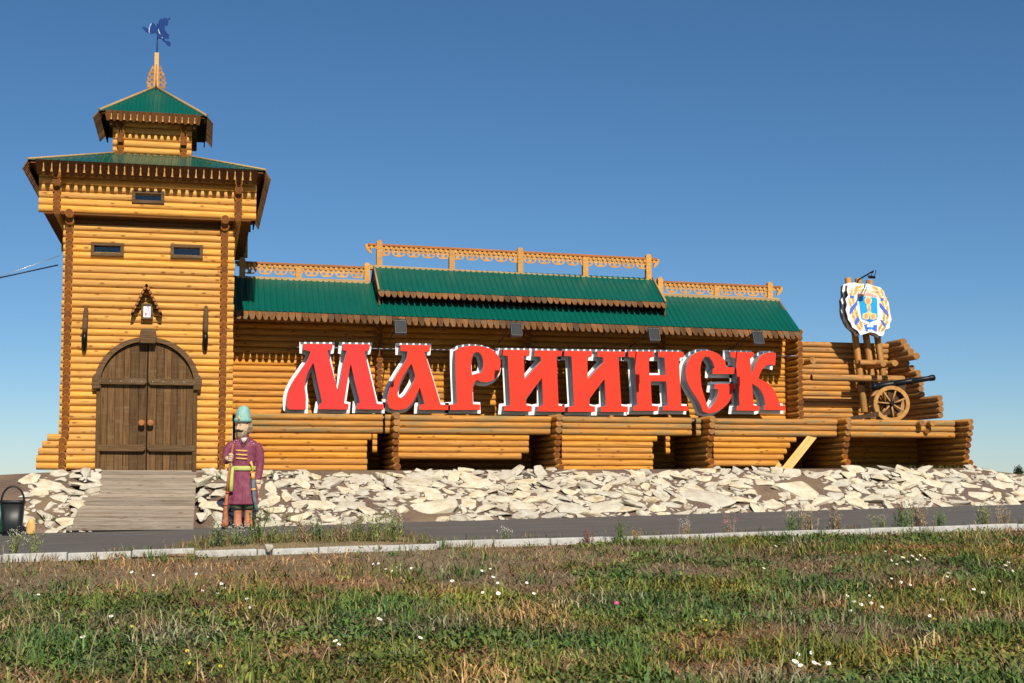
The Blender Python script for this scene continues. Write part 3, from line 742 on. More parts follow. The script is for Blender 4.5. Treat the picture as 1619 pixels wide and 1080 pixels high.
# ------------------------------------------------------------------ gallery (long building)
GYE = 36.40                                     # eave line
def zd(x): return aZ(600, 655, 36.4)
ZD = aZ(600, 655, 36.4)
gX0 = tX1-.25; gX1 = aX(1266, GYE, 525)
zeL = aZ(400, 491, GYE); zeR = aZ(1266, 524, GYE); zrL = aZ(413, 438, 37.9); zrR = aZ(1229, 471, 37.9)
xL, xR = aX(400, GYE, 491), gX1
def ze(x): return zeL+(zeR-zeL)*(x-xL)/(xR-xL)
xrL, xrR = aX(413, 37.9, 438), aX(1229, 37.9, 471)
def zr(x): return zrL+(zrR-zrL)*(x-xrL)/(xrR-xrL)
print('gallery', gX0, gX1, ZD, ze(gX0), zr(gX0))
gal = thing('log_gallery', ((gX0+gX1)/2, 38, ZD), 'long low log gallery with green metal roof behind the red letters', 'building')
WY = [(gX0, aX(598, 37.4), 37.42), (aX(598, 37.4), aX(833, 37.5), 37.55), (aX(833, 37.5), aX(1045, 37.6), 37.62), (aX(1045, 37.6), aX(1250, 37.6), 37.62)]
for i, (a, b_, Y) in enumerate(WY):
    k = 0
    while ZD+k*LP < ze((a+b_)/2)+.2:
        logx(a-.02, b_+.02, Y+LR, ZD+LR+k*LP-.02, gal, W_WALL); k += 1
    Yf = Y-.24 if i < 3 else 36.85
    k = 0
    while ZD+k*LP < ze(b_)+.12:
        st = .0 if i < 3 else .10*max(0, k-9)
        logy(b_, Yf+random.uniform(-.02,.02)-.0, 39.3, ZD+k*LP+.01, gal, W_WALL); k += 1
# back side, closed
b = MB(); b.box((gX0, 39.2, ZD-.1), (WY[-1][1], 39.35, ZD+2.6)); b.build('back_wall', W_WALL, gal)
groof = bpy.data.objects.new('roof', None); sc.collection.objects.link(groof); groof.location = (gX0, GYE, zeL); par(groof, gal)
u = Vector((gX1-gX0, 0, ze(gX1)-ze(gX0))); W = u.length; un = u.normalized()
v = Vector((0, 37.9-GYE, zr(gX0)-ze(gX0))); V = v.length
sheet('roof_sheet', (gX0, GYE, ze(gX0)), un, v, W, V, 0, W, groof)
vb = Vector((0, -1.5, v.z)); sheet('roof_sheet', (gX0, 39.4, ze(gX0)), un, vb, W, vb.length, 0, W, groof)
SLP = math.atan2(v.z, v.y)
T2 = tongue('eave_board', .158, .36, W_EAVE, 1)
eave(Vector((gX0, GYE+.06, ze(gX0)+.0)), un, (0,-1,0), W-.02, .166, T2, R(47), groof, jit=.012)
# pale battens behind the tongue boards
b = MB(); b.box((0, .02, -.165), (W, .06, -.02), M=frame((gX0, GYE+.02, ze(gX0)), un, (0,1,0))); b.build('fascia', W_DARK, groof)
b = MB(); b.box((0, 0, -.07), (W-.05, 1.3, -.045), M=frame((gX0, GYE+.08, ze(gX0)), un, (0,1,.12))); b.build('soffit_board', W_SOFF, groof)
# gable end boards
for xx, nm in ((gX1, 'barge_board'),):
    A = Vector((xx, GYE-.1, ze(xx)-.12)); Bp = Vector((xx, 37.9, zr(xx)-.02)); C = Vector((xx, 39.4, ze(xx)-.1))
    b = MB(); b.add([A, Bp, C, A+Vector((-.05,0,0)), Bp+Vector((-.05,0,0)), C+Vector((-.05,0,0))], [(0,1,2),(5,4,3),(0,3,4,1),(1,4,5,2),(2,5,3,0)]); b.build('gable_end', W_EAVE, groof)
# raised middle roof
cY = 36.8; cx0, cx1 = aX(597.5, cY, 459), aX(1053, cY, 478); cz0, cz1 = aZ(597.5, 459, cY), aZ(1053, 478, cY)
rz0_, rz1_ = aZ(588, 420, 37.9), aZ(1034.5, 441, 37.9)
uc_ = Vector((cx1-cx0, 0, cz1-cz0)); vc = Vector((0, 37.9-cY, (rz0_+rz1_)/2-(cz0+cz1)/2))
croof = bpy.data.objects.new('upper_roof', None); sc.collection.objects.link(croof); croof.location = (cx0, cY, cz0); par(croof, gal)
sheet('roof_sheet', (cx0, cY, cz0), uc_, vc, uc_.length, vc.length, 0, uc_.length, croof)
sheet('roof_sheet', (cx0, 39.0, cz0), uc_, Vector((0,-1.1,vc.z)), uc_.length, vc.length, 0, uc_.length, croof)
T3 = tongue('eave_board', .160, .27, W_EAVE, 1)
eave(Vector((cx0, cY+.05, cz0)), uc_, (0,-1,0), uc_.length, .168, T3, R(47), croof, jit=.012)
for xx, zz_ in ((cx0+.02, cz0), (cx1-.02, cz1)):
    A = Vector((xx, cY-.02, zz_-.05)); Bp = Vector((xx, 37.9, zz_+vc.z-.02)); C = Vector((xx, 39.0, zz_-.05)); L_ = Vector((0,0,-.34))
    b = MB(); vv = [A,Bp,C,C+L_,A+L_]; vv2 = [p+Vector((.04 if xx < 8 else -.04,0,0)) for p in vv]
    b.add(vv+vv2, [(0,1,2,3,4),(9,8,7,6,5)]+[(i,(i+1)%5,5+(i+1)%5,5+i) for i in range(5)]); b.build('gable_end', W_EAVE, croof)
    b = MB(); b.tube([A+Vector((0,-.03,.06)), Bp+Vector((0,0,.04))], .03, 6); b.build('verge_strip', W_TAN, croof)
b = MB(); b.box((0, .25, -.42), (uc_.length, .29, -.02), M=frame((cx0, cY, cz0), uc_, (0,1,0))); b.build('fascia', W_DARK, croof)
# ridge railings
def fret_mesh():
    cu = bpy.data.curves.new('f', 'CURVE'); cu.dimensions = '2D'; cu.fill_mode = 'BOTH'; cu.extrude = .012
    def spl(pts):
        q = cu.splines.new('POLY'); q.points.add(len(pts)-1)
        for i, p in enumerate(pts): q.points[i].co = (p[0], p[1], 0, 1)
        q.use_cyclic_u = True
    spl([(0,0),(0,-.07),(.02,-.10),(.035,-.15),(.07,-.185),(.12,-.20),(.20,-.205),(.28,-.20),(.33,-.185),(.365,-.15),(.38,-.10),(.40,-.07),(.40,0)])
    for cx_ in (.12, .28): spl([(cx_+.042*math.cos(t*math.pi/6), -.125+.042*math.sin(t*math.pi/6)) for t in range(12)])
    spl([(.19,-.03),(.21,-.03),(.215,-.06),(.20,-.08),(.185,-.06)])
    for cx_ in (.05, .35): spl([(cx_+.018*math.cos(t*math.pi/3), -.04+.018*math.sin(t*math.pi/3)) for t in range(6)])
    me = curve_mesh(cu); me.materials.append(W_TRIM); return me
FRET = fret_mesh()
b = MB(); b.prism([(-.035,0),(-.035,-.05),(-.022,-.075),(0,-.085),(.022,-.075),(.035,-.05),(.035,0)], -.016, .016); DENT = b.mesh('dentil', W_TRIM)
def railing(px0, px1, Y, ytop0, ytop1, ybot0, ybot1, posts, name, capL, capR):
    r_ = bpy.data.objects.new('ridge_railing', None); sc.collection.objects.link(r_); par(r_, gal)
    T0_, T1_ = at(px0, ytop0, Y), at(px1, ytop1, Y); B0, B1 = at(px0, ybot0, Y), at(px1, ybot1, Y)
    u_ = T1_-T0_; L = u_.length
    Mt = frame(T0_, u_, (0,1,0))
    b = MB(); b.box((-.04, -.07, -.055), (L+.04, .07, .01), M=Mt); b.build('rail', W_RAIL, r_, bevel=.01)
    Mb = frame(B0, B1-B0, (0,1,0)); b = MB(); b.box((0, -.09, -.10), ((B1-B0).length, .09, .02), M=Mb); b.build('ridge_board', W_TAN, r_, bevel=.01)
    for p in posts:
        t = (p-px0)/(px1-px0); T = T0_+u_*t; Bp = B0.lerp(B1, t); short = p in posts[1::2] and len(posts) > 2
        b = MB(); w_ = .075
        b.box((T.x-w_, Y-.072-.012, Bp.z-.05), (T.x+w_, Y+.072, T.z-(.07 if short else -.02)))
        if not short: b.prism([(-w_,0),(w_,0),(w_,.03),(w_*.75,.07),(w_*.3,.09),(-w_*.3,.09),(-w_*.75,.07),(-w_,.03)], -.084, .072, frame((T.x, Y-.0, T.z+.02), (1,0,0), (0,0,1)))
        b.build('post', W_TRIM, r_)
    Mf = frame(T0_+Vector((0,-.02,-.055)), u_, (0,0,1)); n_ = int(L/.405); off = (L-n_*.405)/2
    low = (T0_.z-B0.z) < .42
    for i in range(n_): link('fret_board', FRET, r_, Mf @ Matrix.Translation((off+i*.405, -.06, 0)))
    k = 0
    while k*.135 < L-.06:
        link('dentil', DENT, r_, Mf @ Matrix.Translation((.05+k*.135, 0, .03))); k += 1
    b = MB(); b.box((0, -.065, -.012), (L, 0, .012), M=Mf); b.build('backing_strip', W_TRIM, r_)
    for flag, x_, s in ((capL, -.04, -1), (capR, L+.04, 1)):
        if flag:
            b = MB(); pts = [(s*.0, -.0), (s*.10, 0), (s*.13, -.03), (s*.10, -.13), (s*.03, -.22), (s*-.06, -.27)]
            b.prism(pts if s < 0 else pts[::-1], -.03, .03, frame(Vector(Mt @ Vector((x_-s*.05, 0, -.01))), u_, (0,0,1))); b.build('scroll_end', W_TRIM, r_)
railing(374, 585, 37.9, 413.5, 422.5, 438, 445, [383, 471, 580], 'l', False, False)
railing(584, 1036, 37.92, 385.5, 409, 420.5, 444, [599, 710, 817, 921, 1024], 'm', True, True)
railing(1041, 1231, 37.9, 444.5, 453, 464.5, 473, [1043, 1131, 1216], 'r', False, True)

# ------------------------------------------------------------------ terrace
ter = thing('log_terrace', (aX(950, 36.4), 37.5, ZD-1.45), 'log terrace with cross walls carrying the red letters', 'terrace')
PY = 36.40; zg = ZD-1.47
cols = [aX(p, 35.95, 670) for p in (627, 883.5, 1125, 1340.5, 1533)]
def X(p): return aX(p, PY, 670)
def par_logs(p0, p1, n=3, z1=ZD, side=W_DECK, ends=None, y=PY):
    for i in range(n):
        e = p1 if ends is None else ends[i]
        logx(X(p0), X(e), y+LR, z1-LR-i*LP, ter, side, W_ENDP)
for p0, p1 in ((372, 606), (609, 620), (630, 873), (889, 1094), (1101, 1109), (1130, 1325), (1345, 1510)): par_logs(p0, p1)
z2 = ZD-3*LP
par_logs(372, 582, 6, z2, W_WALL, [588, 581, 581, 580.5, 582, 581], PY+.04)
par_logs(630, 837, 4, z2, W_WALL, [837.5, 837, 837, 825], PY+.04)
par_logs(889, 1033, 6, z2, W_WALL, [1039.5, 1033, 1032, 1034, 1033, 1033], PY+.04)
par_logs(1129, 1260, 5, z2, W_WALL, [1260, 1250, 1245, 1240, 1233], PY+.04)
par_logs(589.5, 597, 3, z2, W_WALL, None, PY+.04); par_logs(1053.5, 1060, 3, z2, W_WALL, None, PY+.04)
prof = [35.86, 35.88, 35.92, 35.98, 36.04, 36.10, 36.13, 35.95, 35.72]
for c_ in cols:
    for i, y0 in enumerate(prof): logy(c_, y0+random.uniform(-.02,.02), 39.2, ZD-LR-i*LP+.03, ter, W_WALL, W_ENDP if i < 3 else W_END)
# back wall of the recesses
for i in range(9): logx(X(372), cols[-1]+.05, 38.9, ZD-LR-i*LP-.03, ter, W_WALL)
# deck planks
y = PY+.20; 
xa, xb = X(372), aX(1409, 39.2, 660)
while y < 39.1:
    b = MB(); b.box((xa, y, ZD-.09), (cols[-1]-.08, y+.29, ZD-.035)); b.build('deck_plank', W_GREY, ter); y += .3
# stub ends on the right parapet
for px, py in ((1459, 669.5), (1475, 669)):
    p = at(px, py, PY-.22); logy(p.x, p.y, PY+.5, p.z, ter, W_DECK, W_ENDP, r=.085)
p = at(1466, 682, PY-.08); logy(p.x, p.y, PY+.4, p.z, ter, W_DECK, W_END, r=.07)
# leaning prop planks
def plank(name, p, q, w_, t_, m, parent):
    p = Vector(p); q = Vector(q); d = q-p
    b = MB(); b.box((0, -w_/2, -t_/2), (d.length, w_/2, t_/2)); o = b.build(name, m, None, bevel=.006)
    o.matrix_basis = frame(p, d, Vector((0,1,0)).cross(d)); return par(o, parent)
prop = thing('prop_plank', at(1238, 746, PY-.35), 'pale plank leaning diagonally against the terrace', 'plank')
plank('plank', at(1238, 748, PY-.35), at(1289, 684, PY+.12), .24, .045, W_PLANK, prop)
prop2 = thing('prop_plank', at(1224, 746, PY-.1), 'short pale plank end beside the leaning plank', 'plank')
plank('plank', at(1222, 748, PY-.1), at(1233, 733, PY+.05), .12, .04, W_PLANK, prop2)

# ------------------------------------------------------------------ palisade on the right
PLY = 39.2
pal = thing('log_palisade', (aX(1330, PLY), PLY, ZD), 'stepped log palisade behind the cannon at the right end', 'wall')
pX0, pX1 = aX(1240, PLY, 600), aX(1411, PLY, 560); pzt = aZ(1330, 549, PLY)
k = 0; npal = int((pzt-ZD)/LP)
for k in range(npal+1):
    logx(pX0, pX1+.1, PLY+LR, ZD+LR+k*LP, pal, W_PAL, W_ENDP)
    j = npal-k
    fy_ = [38.50, 38.30, 38.05, 37.75, 38.3, 38.0, 37.62, 37.55, 37.5, 37.5, 37.45][j] if j < 11 else 36.42
    if k < 3: fy_ = 36.42-.02*k
    logy(pX1, fy_+random.uniform(-.03,.03), PLY+.3, ZD+LR+k*LP+.06, pal, W_PAL, W_ENDP, r=LR+(.02 if j < 4 else 0))
rz = aZ(1340, 598, 38.35)
logx(aX(1283, 38.35, 600), aX(1450, 38.35, 600), 38.35, rz, pal, W_PAL, W_ENDP, r=.10)
logx(aX(1248, 38.35, 600), aX(1257, 38.35, 600), 38.35, rz, pal, W_PAL, W_ENDP, r=.095)
logx(aX(1266, 38.35, 600), aX(1274, 38.35, 600), 38.35, rz, pal, W_PAL, W_ENDP, r=.095)
logx(aX(1360, 38.1, 576), aX(1420, 38.1, 576), 38.15, aZ(1390, 574, 38.1), pal, W_PAL, W_ENDP, r=.075)
for px, py, Y in ((1267, 571, 38.05), (1286, 570, 38.0), (1397, 575, 37.75), (1415, 574, 37.7)):
    p = at(px, py, Y); logy(p.x, Y, PLY+.1, p.z, pal, W_PAL, W_ENDP, r=.095)
# ------------------------------------------------------------------ letters
def cM(p): return (430+p[0]/7.7095, 530+p[1]/7.7095)
def cA(p): return (600+p[0]/7.7095, 530+p[1]/7.7095)
def cI(p): return (780+p[0]/7.7095, 540+p[1]/7.7095)
def cK(p): return (960+p[0]*.17912, 540+p[1]*.17912)
LET = [
 ('letter_m', 'wide faded red first letter of the sign with a curled left leg', cM, [[(385,110),(740,112),(732,180),(678,192),(700,290),(805,700),(880,300),(912,200),(862,185),(868,112),(1198,118),(1185,190),(1128,205),(1280,842),(1365,848),(1360,912),(1035,908),(1040,835),(1075,830),(1020,620),(960,350),(930,500),(880,835),(935,845),(928,912),(568,908),(580,838),(612,830),(560,600),(505,340),(440,450),(405,560),(398,640),(415,760),(412,912),(215,912),(185,890),(180,780),(200,680),(260,560),(350,430),(440,300),(472,205),(385,180)]]),
 ('letter_a', 'orange red second letter with a looped left leg', cA, [[(255,122),(618,128),(612,200),(545,210),(600,370),(745,850),(838,858),(835,915),(485,915),(488,855),(550,845),(490,640),(460,720),(400,830),(330,900),(260,915),(180,915),(120,890),(95,830),(100,730),(140,610),(220,470),(330,300),(345,205),(255,195)],[(390,350),(438,500),(410,590),(330,720),(265,775),(225,750),(220,690),(240,600),(300,480)]]),
 ('letter_r', 'orange red third letter with a round bowl at its top right', cA, [[(925,190),(990,150),(1120,132),(1250,140),(1380,180),(1460,270),(1485,370),(1465,460),(1410,540),(1320,580),(1250,575),(1185,548),(1140,610),(1135,700),(1140,845),(1225,850),(1228,915),(862,918),(864,850),(945,845),(925,400)],[(1120,290),(1150,225),(1200,208),(1240,240),(1265,310),(1265,390),(1245,465),(1190,470),(1130,492),(1118,420)]]),
 ('letter_i', 'orange red fourth letter, first of the two with a diagonal bar', cI, [[(100,105),(445,110),(440,178),(370,180),(382,468),(580,245),(578,190),(500,185),(503,112),(838,118),(833,182),(770,185),(795,785),(875,797),(873,860),(540,857),(545,795),(608,785),(592,450),(398,700),(402,780),(470,795),(468,857),(132,850),(138,790),(205,785),(175,180),(100,175)]]),
 ('letter_i', 'orange red fifth letter, second of the two with a diagonal bar', cI, [[(868,118),(1205,122),(1200,188),(1145,190),(1150,468),(1340,260),(1338,195),(1268,190),(1268,122),(1610,128),(1605,190),(1525,195),(1560,790),(1640,800),(1640,862),(1310,862),(1312,800),(1372,790),(1355,460),(1172,700),(1172,785),(1240,800),(1238,862),(908,862),(912,800),(985,790),(952,185),(865,180)]]),
 ('letter_n', 'orange red sixth letter with a level crossbar', cK, [[(187,90),(415,92),(412,140),(365,145),(372,300),(515,300),(505,145),(450,140),(452,92),(672,95),(680,140),(632,150),(655,570),(715,575),(712,615),(490,612),(492,575),(535,570),(520,355),(383,355),(395,570),(450,575),(448,615),(228,615),(232,575),(265,570),(240,145),(187,140)]]),
 ('letter_s', 'orange red seventh letter, a round open one', cK, [[(690,270),(705,190),(750,120),(830,85),(910,85),(980,110),(1040,170),(1050,228),(1125,235),(1125,290),(930,290),(932,245),(950,240),(930,180),(900,140),(865,135),(835,170),(820,250),(830,400),(870,530),(895,605),(940,560),(975,480),(980,425),(945,420),(950,380),(1060,375),(1140,378),(1140,418),(1110,425),(1100,490),(1060,560),(980,620),(900,640),(845,620),(815,540),(740,430),(700,350)]]),
 ('letter_k', 'orange red last letter of the sign with two arms on the right', cK, [[(1085,95),(1295,100),(1290,140),(1260,155),(1275,300),(1310,200),(1350,130),(1410,100),(1490,105),(1482,215),(1440,205),(1400,215),(1360,260),(1335,330),(1420,370),(1480,440),(1530,570),(1572,570),(1575,610),(1380,608),(1385,570),(1398,565),(1380,480),(1340,410),(1278,375),(1292,565),(1345,575),(1340,615),(1140,612),(1145,575),(1170,570),(1130,150),(1090,140)]]),
]
FYL = 36.50; DEP = .36
def outline_mesh(loops, ext, off=0.0):
    cu = bpy.data.curves.new('o', 'CURVE'); cu.dimensions = '2D'; cu.fill_mode = 'BOTH' if ext else 'FRONT'; cu.extrude = ext; cu.offset = off
    for L in loops:
        q = cu.splines.new('POLY'); q.points.add(len(L)-1)
        for i, p in enumerate(L): q.points[i].co = (p[0], p[1], 0, 1)
        q.use_cyclic_u = True
    return curve_mesh(cu)
def smooth_loop(L, lim=.62):
    "round the gentle corners, keep the sharp ones"
    out = []; n_ = len(L)
    for i in range(n_):
        a, p, c_ = Vector(L[i-1]), Vector(L[i]), Vector(L[(i+1) % n_]); d1 = (p-a); d2 = (c_-p)
        ang = d1.angle(d2) if d1.length > 1e-6 and d2.length > 1e-6 else 0
        if ang < lim and ang > .03:
            k = .3; out += [tuple(p-d1*k*.8), tuple((p*2+(p-d1*k)+(p+d2*k))/4), tuple(p+d2*k*.8)]
        else: out.append(tuple(p))
    return out
def offset_loop(L, d):
    "grow a ccw loop outwards by d (negative area loops shrink as holes)"
    n_ = len(L); out = []
    for i in range(n_):
        a, p, c_ = Vector(L[i-1]), Vector(L[i]), Vector(L[(i+1) % n_])
        e1 = (p-a).normalized(); e2 = (c_-p).normalized(); n1 = Vector((e1.y, -e1.x)); n2 = Vector((e2.y, -e2.x))
        m_ = n1+n2
        if m_.length < .2: m_ = n1
        m_ = m_.normalized(); k = d/max(.5, m_.dot(n1)); out.append(tuple(p+m_*k))
    return out
def panel_mesh(loops, z0, z1, m):
    "fill overlapping outlines by winding number and give them thickness"
    from mathutils.geometry import delaunay_2d_cdt
    vs_, es = [], []
    for L in loops:
        b0_ = len(vs_); vs_ += [Vector(p) for p in L]; es += [(b0_+i, b0_+(i+1) % len(L)) for i in range(len(L))]
    ov, oe, of = delaunay_2d_cdt(vs_, es, [], 0, 1e-5)[:3]
    def wind(p):
        w_ = 0
        for L in loops:
            for i in range(len(L)):
                a, c_ = L[i], L[(i+1) % len(L)]
                cr = (c_[0]-a[0])*(p[1]-a[1])-(p[0]-a[0])*(c_[1]-a[1])
                if a[1] <= p[1] < c_[1] and cr > 0: w_ += 1
                elif c_[1] <= p[1] < a[1] and cr < 0: w_ -= 1
        return w_
    keep = []
    for f in of:
        c_ = (sum(ov[i][0] for i in f)/len(f), sum(ov[i][1] for i in f)/len(f))
        if wind(c_) > 0: keep.append(list(f))
    b = MB(); n_ = len(ov); cnt = {}
    for f in keep:
        for i in range(len(f)): cnt[(f[i], f[(i+1) % len(f)])] = 1
    fs = [tuple(i+n_ for i in f) for f in keep]+[tuple(f[::-1]) for f in keep]+[(a, c_, c_+n_, a+n_) for a, c_ in cnt if (c_, a) not in cnt]
    b.add([(p[0], p[1], z0) for p in ov]+[(p[0], p[1], z1) for p in ov], fs)
    return b.mesh('back_panel', m)
for nm, lab, cv, loops in LET:
    base = at(*cv(loops[0][0]), FYL); cx_ = at(sum(cv(p)[0] for p in loops[0])/len(loops[0]), 655, FYL)
    t = thing(nm, (cx_.x, FYL+.2, ZD), lab, 'letter', 'red letters spelling the town name')
    Ls = []
    for k, L in enumerate(loops):
        q = [at(*cv(p), FYL) for p in L]; q = [(p.x-cx_.x, p.z-ZD+.012) for p in q]
        A = sum(q[i][0]*q[(i+1) % len(q)][1]-q[(i+1) % len(q)][0]*q[i][1] for i in range(len(q)))
        if (A < 0) == (k == 0): q = q[::-1]
        Ls.append(smooth_loop(q))
    Mf = frame((cx_.x, FYL, ZD), (1,0,0), (0,0,1))        # local z points to the camera
    me = outline_mesh(Ls, .006); me.materials.append(M_RED2 if nm == 'letter_m' else M_RED); link('face', me, t, Mf)
    b = MB()
    for L in Ls:
        n_ = len(L); b.add([(p[0], p[1], -.007) for p in L]+[(p[0], p[1], -DEP) for p in L], [(i, n_+i, n_+(i+1) % n_, (i+1) % n_) for i in range(n_)])
    so_ = b.build('side_wall', M_GREYSIDE, None, fix=False); so_.matrix_basis = Mf; par(so_, t)
    md = so_.modifiers.new('thickness', 'SOLIDIFY'); md.thickness = .004; md.offset = 0
    OL = [offset_loop(L, .08) for L in Ls]
    OL = [[(p[0], max(p[1], -.01)) for p in L] for L in OL]
    link('back_panel', panel_mesh(OL, -.012, .012, M_WHITE), t, Mf @ Matrix.Translation((0, 0, -DEP-.014)))
rail0, rail1 = at(470, 549, FYL+DEP+.06), at(1262, 563, FYL+DEP+.06)
mr = thing('letter_rail', rail0, 'thin grey rail running behind the tops of the red letters', 'rail')
b = MB(); b.tube([rail0, rail1], .012, 6); b.build('rod', M_GREYSIDE, mr)
for px in (596, 832, 1045, 1249):
    p = rail0.lerp(rail1, (px-470)/(1262-470)); b = MB(); b.tube([p, p+Vector((0,.55,0))], .012, 6); b.build('bracket', M_GREYSIDE, mr)

# ------------------------------------------------------------------ floodlights
M_RIM = mat('lamp rim', (.10,.105,.11), .5, 0, .2)
def flood(tip, head, back, label, parent_dir=-1):
    t = thing('floodlight', head, label, 'floodlight', 'floodlights over the letters')
    b = MB(); b.tube([back, tip], .016, 6); b.build('arm', M_LAMP, t)
    Mh = frame(head, (1,0,0), (0,.45,1))
    b = MB(); b.box((-.13,-.17,-.05), (.13,.17,.05), M=Mh); hd = b.build('housing', M_LAMP, t, bevel=.015)
    b = MB(); b.box((-.12,-.16,-.062), (.12,.16,-.052), M=Mh); b.build('lens', M_LAMPG, hd)
    for a_, c_ in (((-.14,-.18),(.14,-.165)), ((-.14,.165),(.14,.18)), ((-.14,-.164),(-.128,.164)), ((.128,-.164),(.14,.164))):
        b = MB(); b.box((*a_,-.066), (*c_,.055), M=Mh); b.build('rim', M_RIM, hd)
    b = MB(); b.tube([Mh@Vector((-.15,0,0)), Mh@Vector((-.15,.2,.05)), Mh@Vector((.15,.2,.05)), Mh@Vector((.15,0,0))], .012, 6); b.build('bracket', M_LAMP, t)
for (hx, hy), lab in (((633,518),'floodlight on an arm above the gap after the first letter'), ((816,522),'floodlight on an arm above the third letter'), ((1034,530),'floodlight on an arm above the sixth letter'), ((1198,535),'floodlight on an arm above the last letter, near the roof end')):
    Yh = 35.05; h_ = at(hx, hy, Yh); tp = h_+Vector((0,.02,.22)); bk = Vector((h_.x, 37.2, h_.z-.12)); flood(tp, h_, bk, lab)

# ------------------------------------------------------------------ coat of arms on three poles
EYP = 38.25
emb = thing('coat_of_arms_sign', at(1378, 655, 37.4), 'white scalloped coat of arms sign on three tall poles', 'sign')
for (xa, ya), (xb, yb) in (((1367,652),(1340.5,439.5)), ((1386,652),(1356.5,440)), ((1403,640),(1374,443))):
    logseg(at(xa, ya, 38.75), at(xb, yb, 38.95), .10, emb, W_PAL, W_ENDP, 'pole')
for px, py in ((1362,604),(1381,606)):
    p = at(px, py, 38.78); b = MB(); b.tube([p-Vector((0,0,.09)), p+Vector((0,0,.09))], .108, 12); b.build('band', M_BLACK, emb)
p = at(1358, 572, 38.6); q_ = at(1398, 573, 38.6); b = MB(); b.box((p.x, 38.58, p.z-.06), (q_.x, 38.64, p.z+.06)); b.build('cross_bar', W_PAL, emb)
EO = at(1377, 490, EYP); Es = 42.4/2250/9.818
Me_ = frame(EO, Vector((1,.0,0)), (0,-.04,1))
def e2(p): return ((p[0]-658)*Es*1.07, -(p[1]-590)*Es)
outl = [(300,200),(400,190),(500,195),(600,200),(700,215),(790,250),(860,300),(870,390),(935,470),(930,560),(960,640),(965,730),(940,850),(870,890),(835,990),(735,955),(640,920),(560,965),(500,975),(450,920),(380,860),(340,800),(290,690),(278,600),(280,520),(272,440),(300,380),(295,300)]
def bumpy(L, amp, per):
    out = []; k = 0
    for i in range(len(L)):
        a, c_ = Vector(L[i]), Vector(L[(i+1) % len(L)]); d = c_-a; n_ = max(1, int(d.length/per)); nn = Vector((d.y, -d.x)).normalized()
        for j in range(n_): out.append(tuple(a+d*(j/n_)+nn*(amp if k % 2 else -amp*.4))); k += 1
    return out
def ccw(q):
    A = sum(q[i][0]*q[(i+1) % len(q)][1]-q[(i+1) % len(q)][0]*q[i][1] for i in range(len(q))); return q if A > 0 else q[::-1]
def epiece(L, z0, z1, name, m, parent, sc_=1.0):
    q = ccw([e2(p) for p in L]); q = [(a*sc_, c_*sc_) for a, c_ in q]
    me = outline_mesh([q], (z1-z0)/2); me.materials.append(m); return link(name, me, parent, Me_ @ Matrix.Translation((0, 0, (z0+z1)/2)))
M_EBLUE = mat('sky blue enamel', (.02,.33,.72), .4); M_ERIB = mat('ribbon blue enamel', (.05,.16,.62), .4); M_EGOLD = mat('gold enamel', (.72,.42,.08), .4); M_EGOLD2 = mat('pale gold enamel', (.78,.58,.25), .4)
M_EPINK = mat('pale rose enamel', (.75,.38,.30), .4); M_EDRED = mat('dark red sign edge', (.10,.012,.014), .5); M_EBACK = mat('grey sign back', (.10,.12,.13), .5); M_ESIL = mat('silver enamel', (.52,.56,.58), .4); M_EOR = mat('orange enamel', (.78,.33,.14), .4)
fp = epiece(bumpy(outl, 12, 52), -.012, .012, 'front_panel', M_WHITE, emb)
epiece(outl, -.24, -.014, 'sign_body', M_EDRED, emb, .95)
epiece(bumpy(outl, 16, 60), -.275, -.245, 'middle_panel', M_WHITE, emb, 1.02)
epiece(outl, -.50, -.28, 'sign_back', M_EBACK, emb, .98)
Z1 = .013
def blob(cx_, cy_, rx, ry, rot=0, n_=10): return [(cx_+rx*math.cos(t*2*math.pi/n_)*math.cos(rot)-ry*math.sin(t*2*math.pi/n_)*math.sin(rot), cy_+rx*math.cos(t*2*math.pi/n_)*math.sin(rot)+ry*math.sin(t*2*math.pi/n_)*math.cos(rot)) for t in range(n_)]
# wheat wreath grains, one ear on each side
for side in (-1, 1):
    path = [(520,262),(395,290),(350,430),(375,560),(400,650),(425,740),(470,820),(520,900)] if side < 0 else [(690,275),(790,305),(855,430),(880,560),(890,660),(875,760),(830,850),(790,920)]
    k = 0
    for (xa, ya), (xb, yb) in zip(path, path[1:]):
        for j in range(3):
            t = j/3; cx_ = xa+(xb-xa)*t; cy_ = ya+(yb-ya)*t; ang = math.atan2(yb-ya, xb-xa)
            for s in (-1, 1):
                ox = -math.sin(ang)*s*22; oy = math.cos(ang)*s*22
                epiece(blob(cx_+ox*1.25, cy_+oy*1.25, 40, 15, ang-s*.5, 8), Z1, Z1+.006, 'wheat_grain', (M_EGOLD, M_EGOLD2, M_EOR)[k % 3], fp); k += 1
for L in ([(335,375),(390,385),(385,425),(330,415)], [(330,600),(345,560),(400,500),(440,440),(438,520),(390,590),(335,670),(320,640)], [(400,790),(420,730),(455,705),(475,720),(465,770),(430,830),(408,820)],
          [(800,410),(850,405),(850,445),(808,450)], [(770,470),(800,480),(860,555),(915,615),(922,690),(870,625),(795,545)], [(800,735),(830,745),(885,810),(878,860),(830,800)]):
    epiece(L, Z1+.007, Z1+.014, 'ribbon', M_ERIB, fp)
sh = [(455,400),(500,385),(715,400),(745,420),(755,700),(740,740),(650,775),(630,790),(600,770),(510,735),(495,700)]
epiece([(430,375),(500,340),(720,350),(775,400),(790,720),(760,780),(640,825),(500,780),(465,720)], Z1+.008, Z1+.016, 'shield_border', M_WHITE, fp)
shd = epiece(sh, Z1+.017, Z1+.024, 'shield', M_EBLUE, fp)
epiece(blob(605,450,56,66,0,16), Z1+.025, Z1+.032, 'charge', M_EGOLD2, fp); epiece(blob(603,455,36,44,0,14), Z1+.033, Z1+.038, 'charge', M_EOR, fp)
